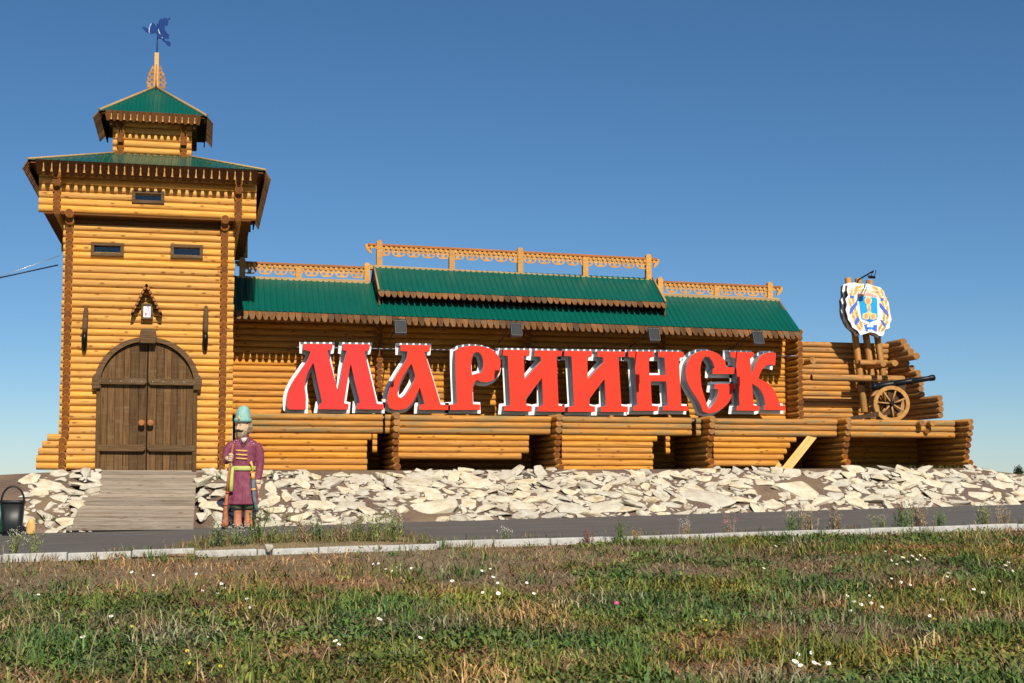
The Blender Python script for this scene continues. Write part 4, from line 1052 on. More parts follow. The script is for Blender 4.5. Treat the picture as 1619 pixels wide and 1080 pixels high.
epiece([(585,510),(635,510),(650,560),(640,610),(660,640),(730,650),(735,720),(690,742),(640,735),(628,650),(612,735),(560,742),(515,720),(520,655),(590,635),(600,600),(580,555)], Z1+.025, Z1+.032, 'charge', M_EGOLD2, fp)
for cx_ in (572, 680): epiece(blob(cx_, 690, 30, 34, 0, 14), Z1+.033, Z1+.038, 'charge', M_EOR, fp)
epiece(blob(622,570,16,50,0,10), Z1+.033, Z1+.038, 'charge', M_EOR, fp)
epiece([(590,748),(630,735),(670,748),(640,772),(620,772)], Z1+.025, Z1+.032, 'charge', M_ERIB, fp)
epiece([(440,360),(455,335),(560,345),(600,332),(650,340),(735,360),(745,400),(715,390),(600,375),(470,385)], Z1+.017, Z1+.026, 'crown_band', M_EPINK, fp)
for k in range(9):
    x_ = 455+k*31; epiece([(x_,275+abs(k-4)*3),(x_+20,275+abs(k-4)*3),(x_+20,330),(x_,330)], Z1, Z1+.008, 'crown_tooth', M_ESIL if k % 2 else M_EGOLD2, fp)
epiece([(545,815),(590,820),(600,860),(640,850),(680,860),(700,820),(748,815),(745,925),(700,905),(665,880),(640,895),(620,880),(600,925),(575,915)], Z1, Z1+.008, 'bow', M_ERIB, fp)
epiece(blob(645,868,18,22), Z1+.009, Z1+.014, 'bow_knot', M_EBLUE, fp)
# lamp on the sign
lt = thing('sign_lamp', at(1377, 438, 37.8), 'small black lamp on an arm over the coat of arms', 'lamp')
a_, c_ = at(1356, 443, 38.9), at(1381, 428.5, 37.7)
b = MB(); b.tube([a_-Vector((0,0,.1)), a_, c_], .022, 6); b.build('arm', M_BLACK, lt)
hd = at(1378, 438, 37.55); Mh = frame(hd, (1,0,0), (0,1,.35)); b = MB(); b.box((-.09,-.08,-.03), (.09,.08,.03), M=Mh); b.build('housing', M_BLACK, lt, bevel=.012)
b = MB(); b.box((-.08,-.07,-.04), (.08,.07,-.031), M=Mh); b.build('lens', M_LAMPG, lt)
b = MB(); b.tube([c_, Mh@Vector((0,.05,.03))], .014, 6); b.tube([c_+Vector((.08,0,.02)), Mh@Vector((.09,0,.03))], .012, 6); b.build('bracket', M_BLACK, lt)

# ------------------------------------------------------------------ cannon
can = thing('cannon', at(1410, 661, 36.85), 'old black iron cannon on two spoked wooden wheels', 'cannon')
wc = at(1409.5, 635, 36.72); wr = .505; wc.z = ZD-.035+wr
yw = R(-14); ax = Vector((math.cos(yw), math.sin(yw), 0)); side_ = Vector((-ax.y, ax.x, 0))
W_WHEEL = wood('wheel wood', (.33,.16,.05), (.50,.27,.10), knots=False, scale=(4,4,4)); W_CARR = wood('carriage wood', (.045,.022,.012), (.09,.048,.026), knots=False)
for k, o_ in enumerate((0, .62)):
    c_ = wc+side_*o_; wh = bpy.data.objects.new('wheel', None); sc.collection.objects.link(wh); wh.location = c_; par(wh, can)
    Mw = frame(c_, ax, (0,0,1))
    def ringp(r): return [Mw@Vector((r*math.cos(t*math.pi/16), r*math.sin(t*math.pi/16), 0)) for t in range(32)]
    b = MB(); o1, i1 = ringp(wr), ringp(wr-.105); d = side_*.035
    vs_ = [p-d for p in o1]+[p-d for p in i1]+[p+d for p in o1]+[p+d for p in i1]; fs = []
    for t in range(32):
        t2 = (t+1) % 32; fs += [(t,t2,32+t2,32+t),(64+t,96+t,96+t2,64+t2),(t,64+t,64+t2,t2),(32+t,32+t2,96+t2,96+t)]
    b.add(vs_, fs); b.build('rim', W_WHEEL, wh)
    for s in range(7):
        an = s*2*math.pi/7+.35; dd = Vector((math.cos(an), math.sin(an), 0)); p0 = Mw@(dd*.05); p1 = Mw@(dd*(wr-.07))
        b = MB(); b.tube([p0, p1], .027, 6); b.build('spoke', W_WHEEL, wh)
    b = MB(); b.tube([c_-side_*.08, c_-side_*.05, c_+side_*.08], [.045,.07,.07], 14); b.build('hub', M_GUN, wh)
b = MB(); b.tube([wc-side_*.05, wc+side_*.67], .035, 8); b.build('axle', W_CARR, can)
mid = wc+side_*.31
b0 = at(1378, 612.5, 36.9); b1 = at(1477, 597, 36.9); bd = (b1-b0); bl = bd.length; bd.normalize()
b0 = b0; 
pts = []; rr = []
for t, r_ in ((-.05,.02),(-.035,.05),(0,.035),(.01,.11),(.05,.115),(.06,.105),(.30,.098),(.31,.108),(.34,.108),(.35,.094),(.60,.086),(.61,.094),(.63,.094),(.64,.082),(.92,.072),(.93,.085),(.985,.09),(1.0,.08),(1.0,.05),(.93,.045)):
    pts.append(b0+bd*(bl*t)); rr.append(r_)
b = MB(); 
n_ = 18; xx = Vector((0,1,0)); yy_ = bd.cross(xx); rings = [[p+(xx*math.cos(k*2*math.pi/n_)+yy_*math.sin(k*2*math.pi/n_))*r_ for k in range(n_)] for p, r_ in zip(pts, rr)]
b.loft(rings); b.build('barrel', M_GUN, can)
for s in (-1, 1):
    y_ = 36.95+s*.14; A = at(1425, 607, y_); Bq = at(1326, 661, y_)
    q = [(A.x+.14, A.z-.02), (A.x-.42, A.z-.12), (A.x-.50, wc.z-.18), (Bq.x, ZD+.03), (Bq.x-.05, ZD-.03), (Bq.x+.3, ZD-.03), (wc.x-.05, wc.z-.30), (wc.x+.30, wc.z-.24), (wc.x+.32, wc.z-.02)]
    q = [Vector((x_, y_, z_)) for x_, z_ in q]; n_ = len(q); b = MB(); d = Vector((0,.035,0))
    b.add([p-d for p in q]+[p+d for p in q], [tuple(range(n_))[::-1], tuple(range(n_, 2*n_))]+[(i,(i+1)%n_,n_+(i+1)%n_,n_+i) for i in range(n_)]); b.build('cheek', W_CARR, can)
b = MB(); p = at(1352, 650, 36.9); b.box((p.x-.25, 36.75, ZD+.0), (p.x+.15, 37.05, ZD+.09)); b.build('trail_block', W_CARR, can, bevel=.01)

# ------------------------------------------------------------------ wooden statue
SY = 31.0
base = at(384, 831, SY); S = (at(384, 731, SY)-base).z/100.0     # metres per photo pixel
stat = thing('wooden_statue', base, 'painted wooden guard statue in a purple coat and turquoise hat holding a musket', 'statue')
def paint(name, a, b_, rough=.6):
    m = mat(name, a, rough); n = N(m); f = n.noise(n.coord((1,1,1), False), 9, 5, .65)
    n.col(n.mix(n.ramp(f, [(.35,(0,0,0)),(.68,(1,1,1))]), a, b_)); n.bump(n.noise(n.coord((14,14,2), False), 2, 3), .5, .02); return m
M_COAT = paint('purple coat paint', (.155,.024,.055), (.24,.065,.10)); M_HAT = paint('turquoise hat paint', (.14,.36,.33), (.30,.47,.40)); M_SKIN = paint('flesh paint', (.55,.38,.24), (.62,.47,.32))
M_HAIR = paint('grey brown beard paint', (.19,.13,.075), (.34,.26,.17)); M_SASH = paint('yellow green sash paint', (.38,.42,.09), (.50,.50,.18)); M_PANTS = paint('dark green trousers paint', (.055,.075,.045), (.13,.14,.08))
M_BOOT = paint('orange boot paint', (.34,.11,.05), (.46,.20,.11)); M_MUSK = paint('red brown musket wood', (.30,.085,.03), (.42,.16,.07)); M_SAB = paint('grey green scabbard paint', (.06,.12,.12), (.13,.19,.18)); M_GOLDP = paint('yellow braid paint', (.68,.38,.08), (.75,.47,.15)); M_SHIRT = paint('white shirt paint', (.60,.57,.50), (.68,.65,.58))
def L3(u, v, d=0): return Vector((base.x+u*S, SY-d*S, base.z+v*S))        # d: towards the camera
def ell(u, v, a, c_, d=0, n_=20, tilt=0, sq=2.4):
    r_ = []
    for k in range(n_):
        t = 2*math.pi*k/n_; x_ = math.copysign(abs(math.cos(t))**(2/sq), math.cos(t))*a; y_ = math.copysign(abs(math.sin(t))**(2/sq), math.sin(t))*c_
        r_.append(L3(u+x_, v+tilt*x_, d+y_))
    return r_
def remesh(o, vox, smooth=4):
    m = o.modifiers.new('r', 'REMESH'); m.mode = 'VOXEL'; m.voxel_size = vox; m.use_smooth_shade = True
    s_ = o.modifiers.new('s', 'SMOOTH'); s_.iterations = smooth; s_.factor = .5
    dg = bpy.context.evaluated_depsgraph_get(); dg.update(); me = bpy.data.meshes.new_from_object(o.evaluated_get(dg)); o.modifiers.clear(); o.data = me
    return o
b = MB()
b.loft([ell(0,33,24.2,17), ell(0,42,23.8,16.5), ell(0,60,21.5,15), ell(0,78,19,13.5), ell(0,90,17,12.5), ell(0,100,18.5,13), ell(0,115,21,14), ell(0,126,22.5,13.5), ell(0,133,20,11), ell(0,138,10,8), ell(0,142,7.5,7)])
for k in range(9):                                # pleats of the coat skirt
    u_ = -20+k*5; b.tube([L3(u_*.75, 86, 11.5-abs(u_)*.10), L3(u_*1.0, 60, 14-abs(u_)*.22), L3(u_*1.12, 33.5, 16-abs(u_)*.36)], [.8*S, 1.7*S, 2.4*S], 6)
b.tube([L3(-19,129,1), L3(-25,120,2), L3(-28,108,4), L3(-26.5,101,9), L3(-22.5,104,15)], [7*S,7.2*S,6.2*S,5.4*S,4.8*S], 10)          # bent arm
b.tube([L3(19,129,0), L3(24.5,118,0), L3(26,100,1), L3(24.5,84,3), L3(22.5,72,5)], [7*S,7.4*S,6.6*S,5.8*S,5.2*S], 10)             # hanging arm
coat = remesh(b.build('coat', M_COAT, None), 1.15*S, 3); coat.data.materials.clear(); coat.data.materials.append(M_COAT); par(coat, stat)
def part(b, name, m, vox=None, sm=2, parent=None):
    o = b.build(name, m, None)
    if vox: remesh(o, vox, sm); o.data.materials.clear(); o.data.materials.append(m)
    else:
        for p in o.data.polygons: p.use_smooth = True
    return par(o, parent or stat)
# head: turned towards the left
HU, HV = -2.0, 152
def hd_(x, y, z):                                 # head space: x right, y forward, z up, yawed
    a = R(-44); return L3(HU+x*math.cos(a)+y*math.sin(a), HV+z, -x*math.sin(a)*-1*-1+y*math.cos(a))
def hell(z, a, f, bk, cy=0, n_=18): return [hd_(a*math.cos(2*math.pi*k/n_), cy+(f if math.sin(2*math.pi*k/n_) > 0 else bk)*math.sin(2*math.pi*k/n_), z) for k in range(n_)]
b = MB(); b.loft([hell(-13,6,6,6), hell(-9,7,8,7), hell(-4,8.5,9.5,8.5), hell(2,9.3,10,9.5), hell(8,9.5,10.2,10), hell(14,9.4,10,10), hell(18,8.5,9,9)])
b.tube([hd_(0,9.6,9), hd_(0,11.2,4), hd_(0,12.6,.6), hd_(0,9.5,-.4)], [1.2*S,1.5*S,1.9*S,1.2*S], 8)      # nose
b.tube([hd_(-6,8.8,9.6), hd_(-2,10.6,10.2), hd_(2,10.6,10.2), hd_(6,8.8,9.6)], 1.2*S, 7)                  # brow
for s in (-1,1): b.tube([hd_(s*9.2,-1,8), hd_(s*10.6,-1.5,5), hd_(s*9.4,-1,1)], [1.3*S,1.9*S,1.2*S], 7)   # ears
head = part(b, 'head', M_SKIN, .55*S, 2)
for s in (-1,1):
    b = MB(); c_ = hd_(s*3.6, 9.4, 7.2); b.tube([c_-Vector((1.6*S,0,0)), c_, c_+Vector((1.6*S,0,0))], [.3*S,1.05*S,.3*S], 8); e_ = part(b, 'eye', M_SHIRT, parent=head)
    b = MB(); c_ = hd_(s*3.6, 10.2, 7.2); b.tube([c_-Vector((.8*S,0,0)), c_, c_+Vector((.8*S,0,0))], [.2*S,.75*S,.2*S], 8); part(b, 'pupil', M_BLACK, parent=head)
    b = MB(); b.tube([hd_(s*1.2,11,9.4), hd_(s*4,10.6,10.4), hd_(s*6.4,9,9.4)], [.5*S,.8*S,.4*S], 6); part(b, 'eyebrow', M_HAIR, parent=head)
b = MB()
b.loft([hell(-17,3.5,6,-1,2), hell(-15,6,9,4,1), hell(-11,8,11,6,1), hell(-6,9,11.2,7,.6), hell(-2.5,9,10.8,6,.2), hell(-.5,8,9.5,4,0)])
for k in range(9): b.tube([hd_(-8+2*k,8.5-abs(k-4)*.8,-2), hd_(-7.6+1.9*k,11-abs(k-4)*1.0,-8), hd_(-5+1.25*k,9.2-abs(k-4)*.9,-16)], [1.0*S,1.5*S,.7*S], 6)
part(b, 'beard', M_HAIR, .6*S, 1)
b = MB()
for s in (-1,1): b.tube([hd_(0,11.8,-1.2), hd_(s*3,11.8,-1.6), hd_(s*6.5,10,-2.6), hd_(s*9,8,-.8)], [1.4*S,1.7*S,1.2*S,.4*S], 7)
part(b, 'moustache', mat('dark moustache paint', (.05,.03,.02), .6))
b = MB(); b.loft([hell(-7,8.6,-3,9.5,-2.5), hell(-3,10,-2,11,-2), hell(3,11,-1,12,-1.5), hell(9,11,-1,11.5,-1), hell(13,10.4,3,10.8,-.5)])
for s in (-1,1):
    for k in range(4): b.tube([hd_(s*10,-1-k*2.4,12), hd_(s*11.2,-1.5-k*2.4,4), hd_(s*9.5,-2-k*2.2,-5)], [1.0*S,1.6*S,.8*S], 6)
part(b, 'hair', M_HAIR, .6*S, 1)
b = MB(); b.loft([hell(12.5,12.4,13,12.6), hell(15,12.9,13.5,13), hell(18.5,12.2,12.8,12.4), hell(24,11.4,11.8,11.6,-.3), hell(30,10.4,10.6,10.6,-.6), hell(35,8,8,8.2,-1), hell(37.5,4,4,4.4,-1.2), hell(38.2,1,1,1.2,-1.4)])
hat = part(b, 'hat', M_HAT)
b = MB(); b.loft([hell(11.6,12.9,13.6,13), hell(12.4,14,14.6,13.8), hell(16,14.2,14.8,14), hell(18,13,13.6,13.2)]); part(b, 'hat_brim', M_HAT, parent=hat)
b = MB(); b.tube([hd_(4,13.6,14), hd_(5,14.4,18), hd_(4.5,13.5,22)], [1.4*S,1.9*S,.5*S], 7); part(b, 'hat_badge', M_GOLDP, parent=hat)
# collar, shirt, braids, sash
b = MB(); b.tube([L3(-5,142,6.5), L3(-6.5,134,10.5), L3(-3,124,13.6)], [1.6*S,2.0*S,1.0*S], 8); b.tube([L3(6,143,5.5), L3(6.8,135,10), L3(-1,124,13.8)], [1.6*S,2.2*S,1.0*S], 8); b.tube([L3(6,143,5.5), L3(4,145,-5), L3(-5,144,-5), L3(-5,142,6.5)], 1.7*S, 8); part(b, 'collar', paint('dark coat collar', (.12,.022,.055), (.20,.05,.09)), parent=coat)
b = MB(); b.prism([(-5.0,13),(-1.5,1),(4.8,14)][::-1], 0, 2, frame(L3(0,126,11.2), (1,0,0), (0,-.35,1)) @ Matrix.Diagonal((S,S,S,1))); part(b, 'shirt_front', M_SHIRT, parent=coat)
for v_ in (118,111.5,105.5):
    b = MB(); pts = [L3(u_, v_-.06*(u_+4), math.sqrt(max(.1, 1-(u_/26)**2))*14.0+.2) for u_ in (-12.5,-8,-3,1.5,5)]; b.tube(pts, 1.35*S, 8, flat=.9); part(b, 'braid', M_GOLDP, parent=coat)
for u_, v_ in ((-15,131),(12,133),(15,129),(-12,134)):
    b = MB(); c_ = L3(u_, v_, 9.8); b.tube([c_, c_+Vector((0,-.8*S,0)), c_+Vector((0,-1.3*S,0))], [.9*S,.8*S,.2*S], 8); part(b, 'button', M_SHIRT, parent=coat)
b = MB(); b.loft([ell(0,86.5,19,14.2), ell(0,88,19.6,15), ell(0,92.5,19.6,15), ell(0,94,18.8,14)]); sash = part(b, 'sash', M_SASH)
b = MB(); b.tube([L3(-17.2,92,12), L3(-18.5,80,15.2), L3(-19.2,66,17), L3(-19.5,54,18)], [2.2*S,2.8*S,3.2*S,3.2*S], 8, flat=.45); part(b, 'sash_end', M_SASH, parent=sash)
# trousers and boots
for s in (-1,1):
    b = MB(); b.loft([ell(s*9.5,41,11,11,1), ell(s*10,34,11.5,11.5,1), ell(s*10,29,10.5,10.5,1), ell(s*8.5,25,7.5,8,1)]); part(b, 'trouser_leg', M_PANTS)
    b = MB(); b.loft([ell(s*8.2,28,6.6,7,1), ell(s*8.2,18,6.2,6.6,1), ell(s*8.2,9,6.4,7.2,1.5), ell(s*8.4,5,6.6,10.5,5), ell(s*8.6,2,6.8,12.5,7), ell(s*8.6,-2,6.4,12.3,7)]); part(b, 'boot', M_BOOT, .9*S, 2)
# musket in the bent hand
mu = thing('musket', L3(-28,0,20), 'red brown carved musket held upright by the statue', 'musket')
b = MB(); b.tube([L3(-17,129,17), L3(-20.5,105,18.5), L3(-23.5,78,19.5), L3(-25.5,52,20)], [1.5*S,1.7*S,2.1*S,2.5*S], 10); part(b, 'barrel', M_MUSK, parent=mu)
b = MB(); b.tube([L3(-25.5,53,20), L3(-27,35,20.4), L3(-28,24,20.8), L3(-27,14,21), L3(-27.5,5,21), L3(-29,-1,21)], [2.5*S,2.8*S,3.6*S,3.8*S,5.0*S,6.2*S], 10, flat=.6); part(b, 'stock', M_MUSK, parent=mu)
for v_, u_ in ((52,-25.5),(33,-27.1)):
    b = MB(); b.tube([L3(u_-.1,v_+1.3,20.1), L3(u_+.1,v_-1.3,20.2)], 3.1*S, 12); part(b, 'ring_band', paint('red band paint', (.42,.05,.03), (.5,.1,.05)), parent=mu)
# hands
def hand(palm, cu, name, pts_f, thumb, m):
    b = MB(); b.tube(palm, [4.2*S,4.9*S,4.2*S], 10, flat=.75)
    for pf in pts_f: b.tube(pf, [1.55*S,1.5*S,1.4*S,1.15*S][:len(pf)], 7)
    b.tube(thumb, [1.8*S,1.6*S,1.2*S], 7); return part(b, name, m)
g = lambda v_: -20.6+(v_-105)*.13
fing = []
for k, (v_, l) in enumerate(((110.5,1.0),(107.6,1.06),(104.7,1.0),(102.0,.85))):
    u_ = g(v_); fing.append([L3(u_-3.4,v_,17), L3(u_-2.6,v_+.3,21.0*1), L3(u_+.6*l,v_+.2,22.2), L3(u_+3.2*l,v_-.2,20.4)])
hand([L3(-25,103,12.5), L3(-25,105.5,15.5), L3(-24,107,17.5)], None, 'hand', fing, [L3(-24,111,16), L3(-21,113,18.6), L3(-17.5,112,20)], M_SKIN)
fing = []
for k, l in enumerate((1.0,1.1,1.02,.85)):
    u_ = 19.5+k*2.2; fing.append([L3(u_,66,7.5-k*.6), L3(u_-.3,61.5,8.2-k*.6), L3(u_-1.0,61.5-4*l,8.0-k*.6), L3(u_-1.9,61.5-6.5*l,6.6-k*.6)])
hand([L3(22.6,74,5), L3(22.6,70,5.8), L3(22.3,66,6.4)], None, 'hand', fing, [L3(19.5,71,7.5), L3(17.4,67,9.2), L3(17.2,63,9.6)], M_SKIN)
# sabre
sb = thing('sabre', L3(13,95,17), 'yellow hilted sabre in a grey green scabbard at the side of the statue', 'sabre')
b = MB(); b.tube([L3(14.5,74,17.2), L3(14.8,60,18.6), L3(16.2,45,19.4), L3(19.5,30,19), L3(22,22,18)], [3*S,3.1*S,2.9*S,2.6*S,1.4*S], 10, flat=.5); part(b, 'scabbard', M_SAB, parent=sb)
b = MB(); b.tube([L3(12,101,15.5), L3(10.5,99,16.5), L3(12.5,95,17), L3(13.8,84,17)], [1.6*S,2.4*S,1.7*S,1.9*S], 8); part(b, 'grip', M_GOLDP, parent=sb)
b = MB(); b.tube([L3(10.2,84.5,17.2), L3(17.6,83.2,17)], 1.4*S, 8); b.tube([L3(14,83,17.1), L3(14.4,73.5,17.3)], [2.6*S,3.4*S], 10, flat=.6); part(b, 'guard', M_GOLDP, parent=sb)
b = MB(); b.tube([L3(15.0,58.5,18.8), L3(15.3,55.5,18.9)], 3.5*S, 10, flat=.6); part(b, 'ring_band', M_GOLDP, parent=sb)

# ------------------------------------------------------------------ litter bin
bp = at(19, 842, 30.4); bin_ = thing('litter_bin', bp, 'black tapered plastic litter bin with an arched handle', 'bin')
sB = (at(19, 742, 30.4)-bp).z/100
def rr_(u, v, a, c_): return [Vector((bp.x+(u+math.copysign(abs(math.cos(t))**.5, math.cos(t))*a)*sB, 30.4+math.copysign(abs(math.sin(t))**.5, math.sin(t))*c_*sB, bp.z+v*sB)) for t in [2*math.pi*k/20 for k in range(20)]]
b = MB(); b.loft([rr_(0,0,14.5,12), rr_(0,2,15,12.5), rr_(0,46,18,15)], smooth=True); b.build('body', M_BIN, bin_)
b = MB(); b.loft([rr_(0,45.5,18.6,15.6), rr_(0,46.5,19.4,16.4), rr_(0,50,19.6,16.6), rr_(0,51,18.8,15.8)]); b.build('rim', M_BIN, bin_)
b = MB(); b.tube([Vector((bp.x+sB*17.2*math.cos(t), 30.4, bp.z+sB*(49+24*math.sin(t)))) for t in [math.pi*k/16 for k in range(17)]], 1.6*sB, 8, flat=1.4); b.build('handle', M_BIN, bin_)
g2 = at(-1, 842, 30.9); bin2 = thing('litter_bin', g2, 'green bin edge just left of the black bin', 'bin')
def rr2(v, a): return [Vector((g2.x+math.copysign(abs(math.cos(t))**.6, math.cos(t))*a*sB, 30.9+math.copysign(abs(math.sin(t))**.6, math.sin(t))*a*.8*sB, g2.z+v*sB)) for t in [2*math.pi*k/20 for k in range(20)]]
b = MB(); b.loft([rr2(0,4.2), rr2(44,5.8)]); b.build('body', M_BING, bin2); b = MB(); b.loft([rr2(44,6.1), rr2(45,6.6), rr2(48,6.6)]); b.build('rim', M_BING, bin2)
# painted upright stone beside the bin
M_OST = paint('orange yellow painted stone', (.66,.29,.06), (.72,.50,.20)); op = at(48, 845, 30.35)
b = MB(); 
for_r = [(0,5.5),(3,6.6),(8,7.2),(14,6.6),(19,5),(24,2.8),(26.5,.6)]
b.loft([[Vector((op.x+(a*math.cos(2*math.pi*k/14)*(1+.1*math.sin(3*k))+v*.06)*sB, 30.35+a*.6*math.sin(2*math.pi*k/14)*sB, op.z+v*sB)) for k in range(14)] for v, a in for_r])
o = b.build('painted_stone', M_OST); tag(o, 'upright orange and yellow painted stone beside the black bin', 'stone')
# loose stones by the kerb
for px, py, w_, lab in ((424,870,30,'largest loose pale stone lying on the kerb edge'), (570,868,13,'small tan stone on the kerb, left of its pair'), (602,866,14,'small tan stone on the kerb, right of its pair')):
    p = at(px, py, 23.85); s_ = w_*24/2250/2
    o = link('loose_stone', SM[w_ % 28], None, Matrix.Translation((p.x, 23.8, float(zk(p.x))-.06+s_*.3)) @ Matrix.Rotation(w_, 4, 'Z') @ Matrix.Diagonal((s_, s_*.8, s_*.9, 1))); tag(o, lab, 'stone')
# cables on the left
for (xa, ya), (xb, yb), r_, lab, m in (((-60,428,),(92,419),.016,'black cable reaching the tower from the left','d'), ((-60,434),(95,404),.006,'thin pale wire above the black cable','l')):
    p0, p1 = at(xa, ya, 34.6), at(xb, yb, TY+.3); p0 = p1+(p0-p1)*6; pts = [p0.lerp(p1, k/10)-Vector((0,0,.6*4*(k/10)*(1-k/10))) for k in range(11)]
    b = MB(); b.tube(pts, r_, 6); o = b.build('cable', M_BLACK if m == 'd' else M_STEEL); tag(o, lab, 'cable')

# ------------------------------------------------------------------ vegetation
def colmat(name):
    m = mat(name, (.1,.1,.03), .75, spec=.15); n = N(m); at_ = n.n('Attribute'); at_.attribute_name = 'col'; n.l(at_.outputs['Color'], n.b.inputs['Base Color'])
    n.b.inputs['Subsurface Weight'].default_value = 0; return m
M_VEG = colmat('leaf colours')
def leaf_arrays(P, az, L, Wd, tilt, bend):
    "bent leaf strips: P base, az heading, tilt from vertical"
    d = np.stack([np.cos(az)*np.sin(tilt), np.sin(az)*np.sin(tilt), np.cos(tilt)], -1)
    t2 = np.clip(tilt+bend, 0, 2.4); d2 = np.stack([np.cos(az)*np.sin(t2), np.sin(az)*np.sin(t2), np.cos(t2)], -1)
    s = np.stack([-np.sin(az), np.cos(az), np.zeros_like(az)], -1)*Wd[:, None]*.5
    m = P+d*(L*.5)[:, None]; t = m+d2*(L*.5)[:, None]
    V = np.stack([P-s*.6, P+s*.6, m-s, m+s, t], 1).reshape(-1, 3)
    return V
def leaf_mesh(name, V, C):
    n_ = len(V)//5; me = bpy.data.meshes.new(name)
    base_ = np.arange(n_)[:, None]*5
    tri = np.concatenate([base_+np.array([0,1,3]), base_+np.array([0,3,2]), base_+np.array([2,3,4])], 1).reshape(-1)
    me.vertices.add(n_*5); me.vertices.foreach_set('co', V.reshape(-1).astype(np.float32))
    me.loops.add(len(tri)); me.loops.foreach_set('vertex_index', tri.astype(np.int32))
    nf = len(tri)//3; me.polygons.add(nf); me.polygons.foreach_set('loop_start', np.arange(nf, dtype=np.int32)*3)
    me.update(calc_edges=True)
    ca = me.color_attributes.new('col', 'FLOAT_COLOR', 'POINT'); CC = np.ones((n_*5, 4), np.float32); CC[:, :3] = np.repeat(C, 5, 0); ca.data.foreach_set('color', CC.reshape(-1))
    me.materials.append(M_VEG); return me
def wedge(n_, y0, y1, p=1.0):
    Y = y0+(y1-y0)*rng.random(n_)**p
    # frame edges at that depth
    xl = Y*math.tan(YAW-math.atan(840/2250))-.6; xr = Y*math.tan(YAW+math.atan(840/2250))+.6
    return xl+(xr-xl)*rng.random(n_), Y
pal_g = np.array([[.085,.128,.022],[.125,.155,.032],[.062,.105,.024],[.17,.17,.045],[.072,.115,.042]])
pal_b = np.array([[.15,.082,.042],[.21,.135,.066],[.11,.062,.036],[.27,.19,.10],[.17,.068,.034]])
pal_s = np.array([[.36,.27,.13],[.30,.21,.10],[.42,.34,.19],[.24,.17,.085]])
def field(name, n_, y0, y1, kind, p=.8):
    X, Y = wedge(n_, y0, y1, p); g1 = .6*vnoise(X+40, Y+9, 1.3, 3)+.4*vnoise(X+20, Y+5, .5, 2); g2_ = vnoise(X+90, Y+70, .22, 2); dry = np.clip((Y-16.2+2.5*(vnoise(X+3, Y+3, 2.2, 2)-.5))/3.5, 0, 1)*(1-np.clip((X-4)/7, 0, .8))
    if kind == 'herb':   keep = (g1-.20*dry+.36*(g2_-.5) > .475)
    elif kind == 'brown': keep = (g1+.3*(g2_-.5) < .55)&(rng.random(n_) > .82*dry)
    elif kind == 'tall': keep = (vnoise(X+70, Y+20, .7, 2) > .60)&(rng.random(n_) > .75*dry)
    elif kind == 'straw': keep = (rng.random(n_) < .5-.15*dry)
    else: keep = (vnoise(X+11, Y+33, .8, 2)-.35*dry > .54)
    X, Y = X[keep], Y[keep]; n_ = len(X); r1, r2, r3 = rng.random(n_), rng.random(n_), rng.random(n_)
    patch = vnoise(X+5, Y+55, .9, 2)
    if kind == 'herb':
        L = .035+.06*r1*(.5+patch); Wd = .014+.022*r2; tilt = .5+.9*r3; bend = .2+.5*r1; C = pal_g[rng.integers(0, 5, n_)]*(.65+.7*patch[:, None]); h = .0+.07*rng.random(n_)**1.5*(.4+patch)
    elif kind == 'brown':
        L = .03+.07*r1; Wd = .008+.016*r2; tilt = .6+1.0*r3; bend = .6*r2; C = pal_b[rng.integers(0, 5, n_)]*(.7+.7*patch[:, None]); h = .05*rng.random(n_)**2
    elif kind == 'straw':
        L = .05+.11*r1; Wd = .004+.006*r2; tilt = .5+1.1*r3; bend = .5*(r2-.3); C = pal_s[rng.integers(0, 4, n_)]*(.7+.5*r1[:, None]); h = .02*r3
    elif kind == 'tall':
        L = .10+.26*r1*(.4+patch); Wd = .006+.012*r2; tilt = .15+.75*r3; bend = .2+.8*r2; mixc = (vnoise(X+31, Y+77, 1.1, 1) > .4)[:, None]; C = np.where(mixc, pal_g[rng.integers(0, 5, n_)], pal_s[rng.integers(0, 4, n_)]*.75)*(.7+.7*r2[:, None]); h = 0*r1
    else:
        L = .07+.14*r1*(.5+patch); Wd = .006+.006*r2; tilt = .1+.6*r3; bend = .3+.7*r1; C = pal_g[rng.integers(0, 5, n_)]*(.85+.6*r2[:, None])+np.array([.02,.012,0])*r3[:, None]; h = 0*r1
    tone = .55+1.0*vnoise(X+15, Y+44, .6, 3); hue = vnoise(X+75, Y+14, 1.4, 2)-.5; C = C*tone[:, None]*(1+np.clip(hue[:, None], -.16, .4)*np.array([1.35,.25,-.4]))
    Z = gfield(X, Y)+h-.008
    az = rng.uniform(0, 2*np.pi, n_); V = leaf_arrays(np.stack([X, Y, Z], -1), az, L, Wd, tilt, bend)
    me = leaf_mesh(name, V, C); print(name, n_); return me
for nm, lab, args in (('herb_cover', 'low green leafy ground cover in the field', (190000, 9.0, 23.95, 'herb')), ('brown_litter', 'brown withered leaf litter in the field', (120000, 9.0, 23.95, 'brown')),
                      ('dry_straw', 'short dry straw scattered over the field', (50000, 9.0, 23.95, 'straw', .7)), ('weed_clumps', 'taller mixed weed clumps scattered over the field', (70000, 9.0, 23.6, 'tall')), ('short_grass', 'short green grass blades in the field', (75000, 9.0, 23.9, 'grass'))):
    tag(link(nm, field(nm, *args)), lab, kind='stuff')

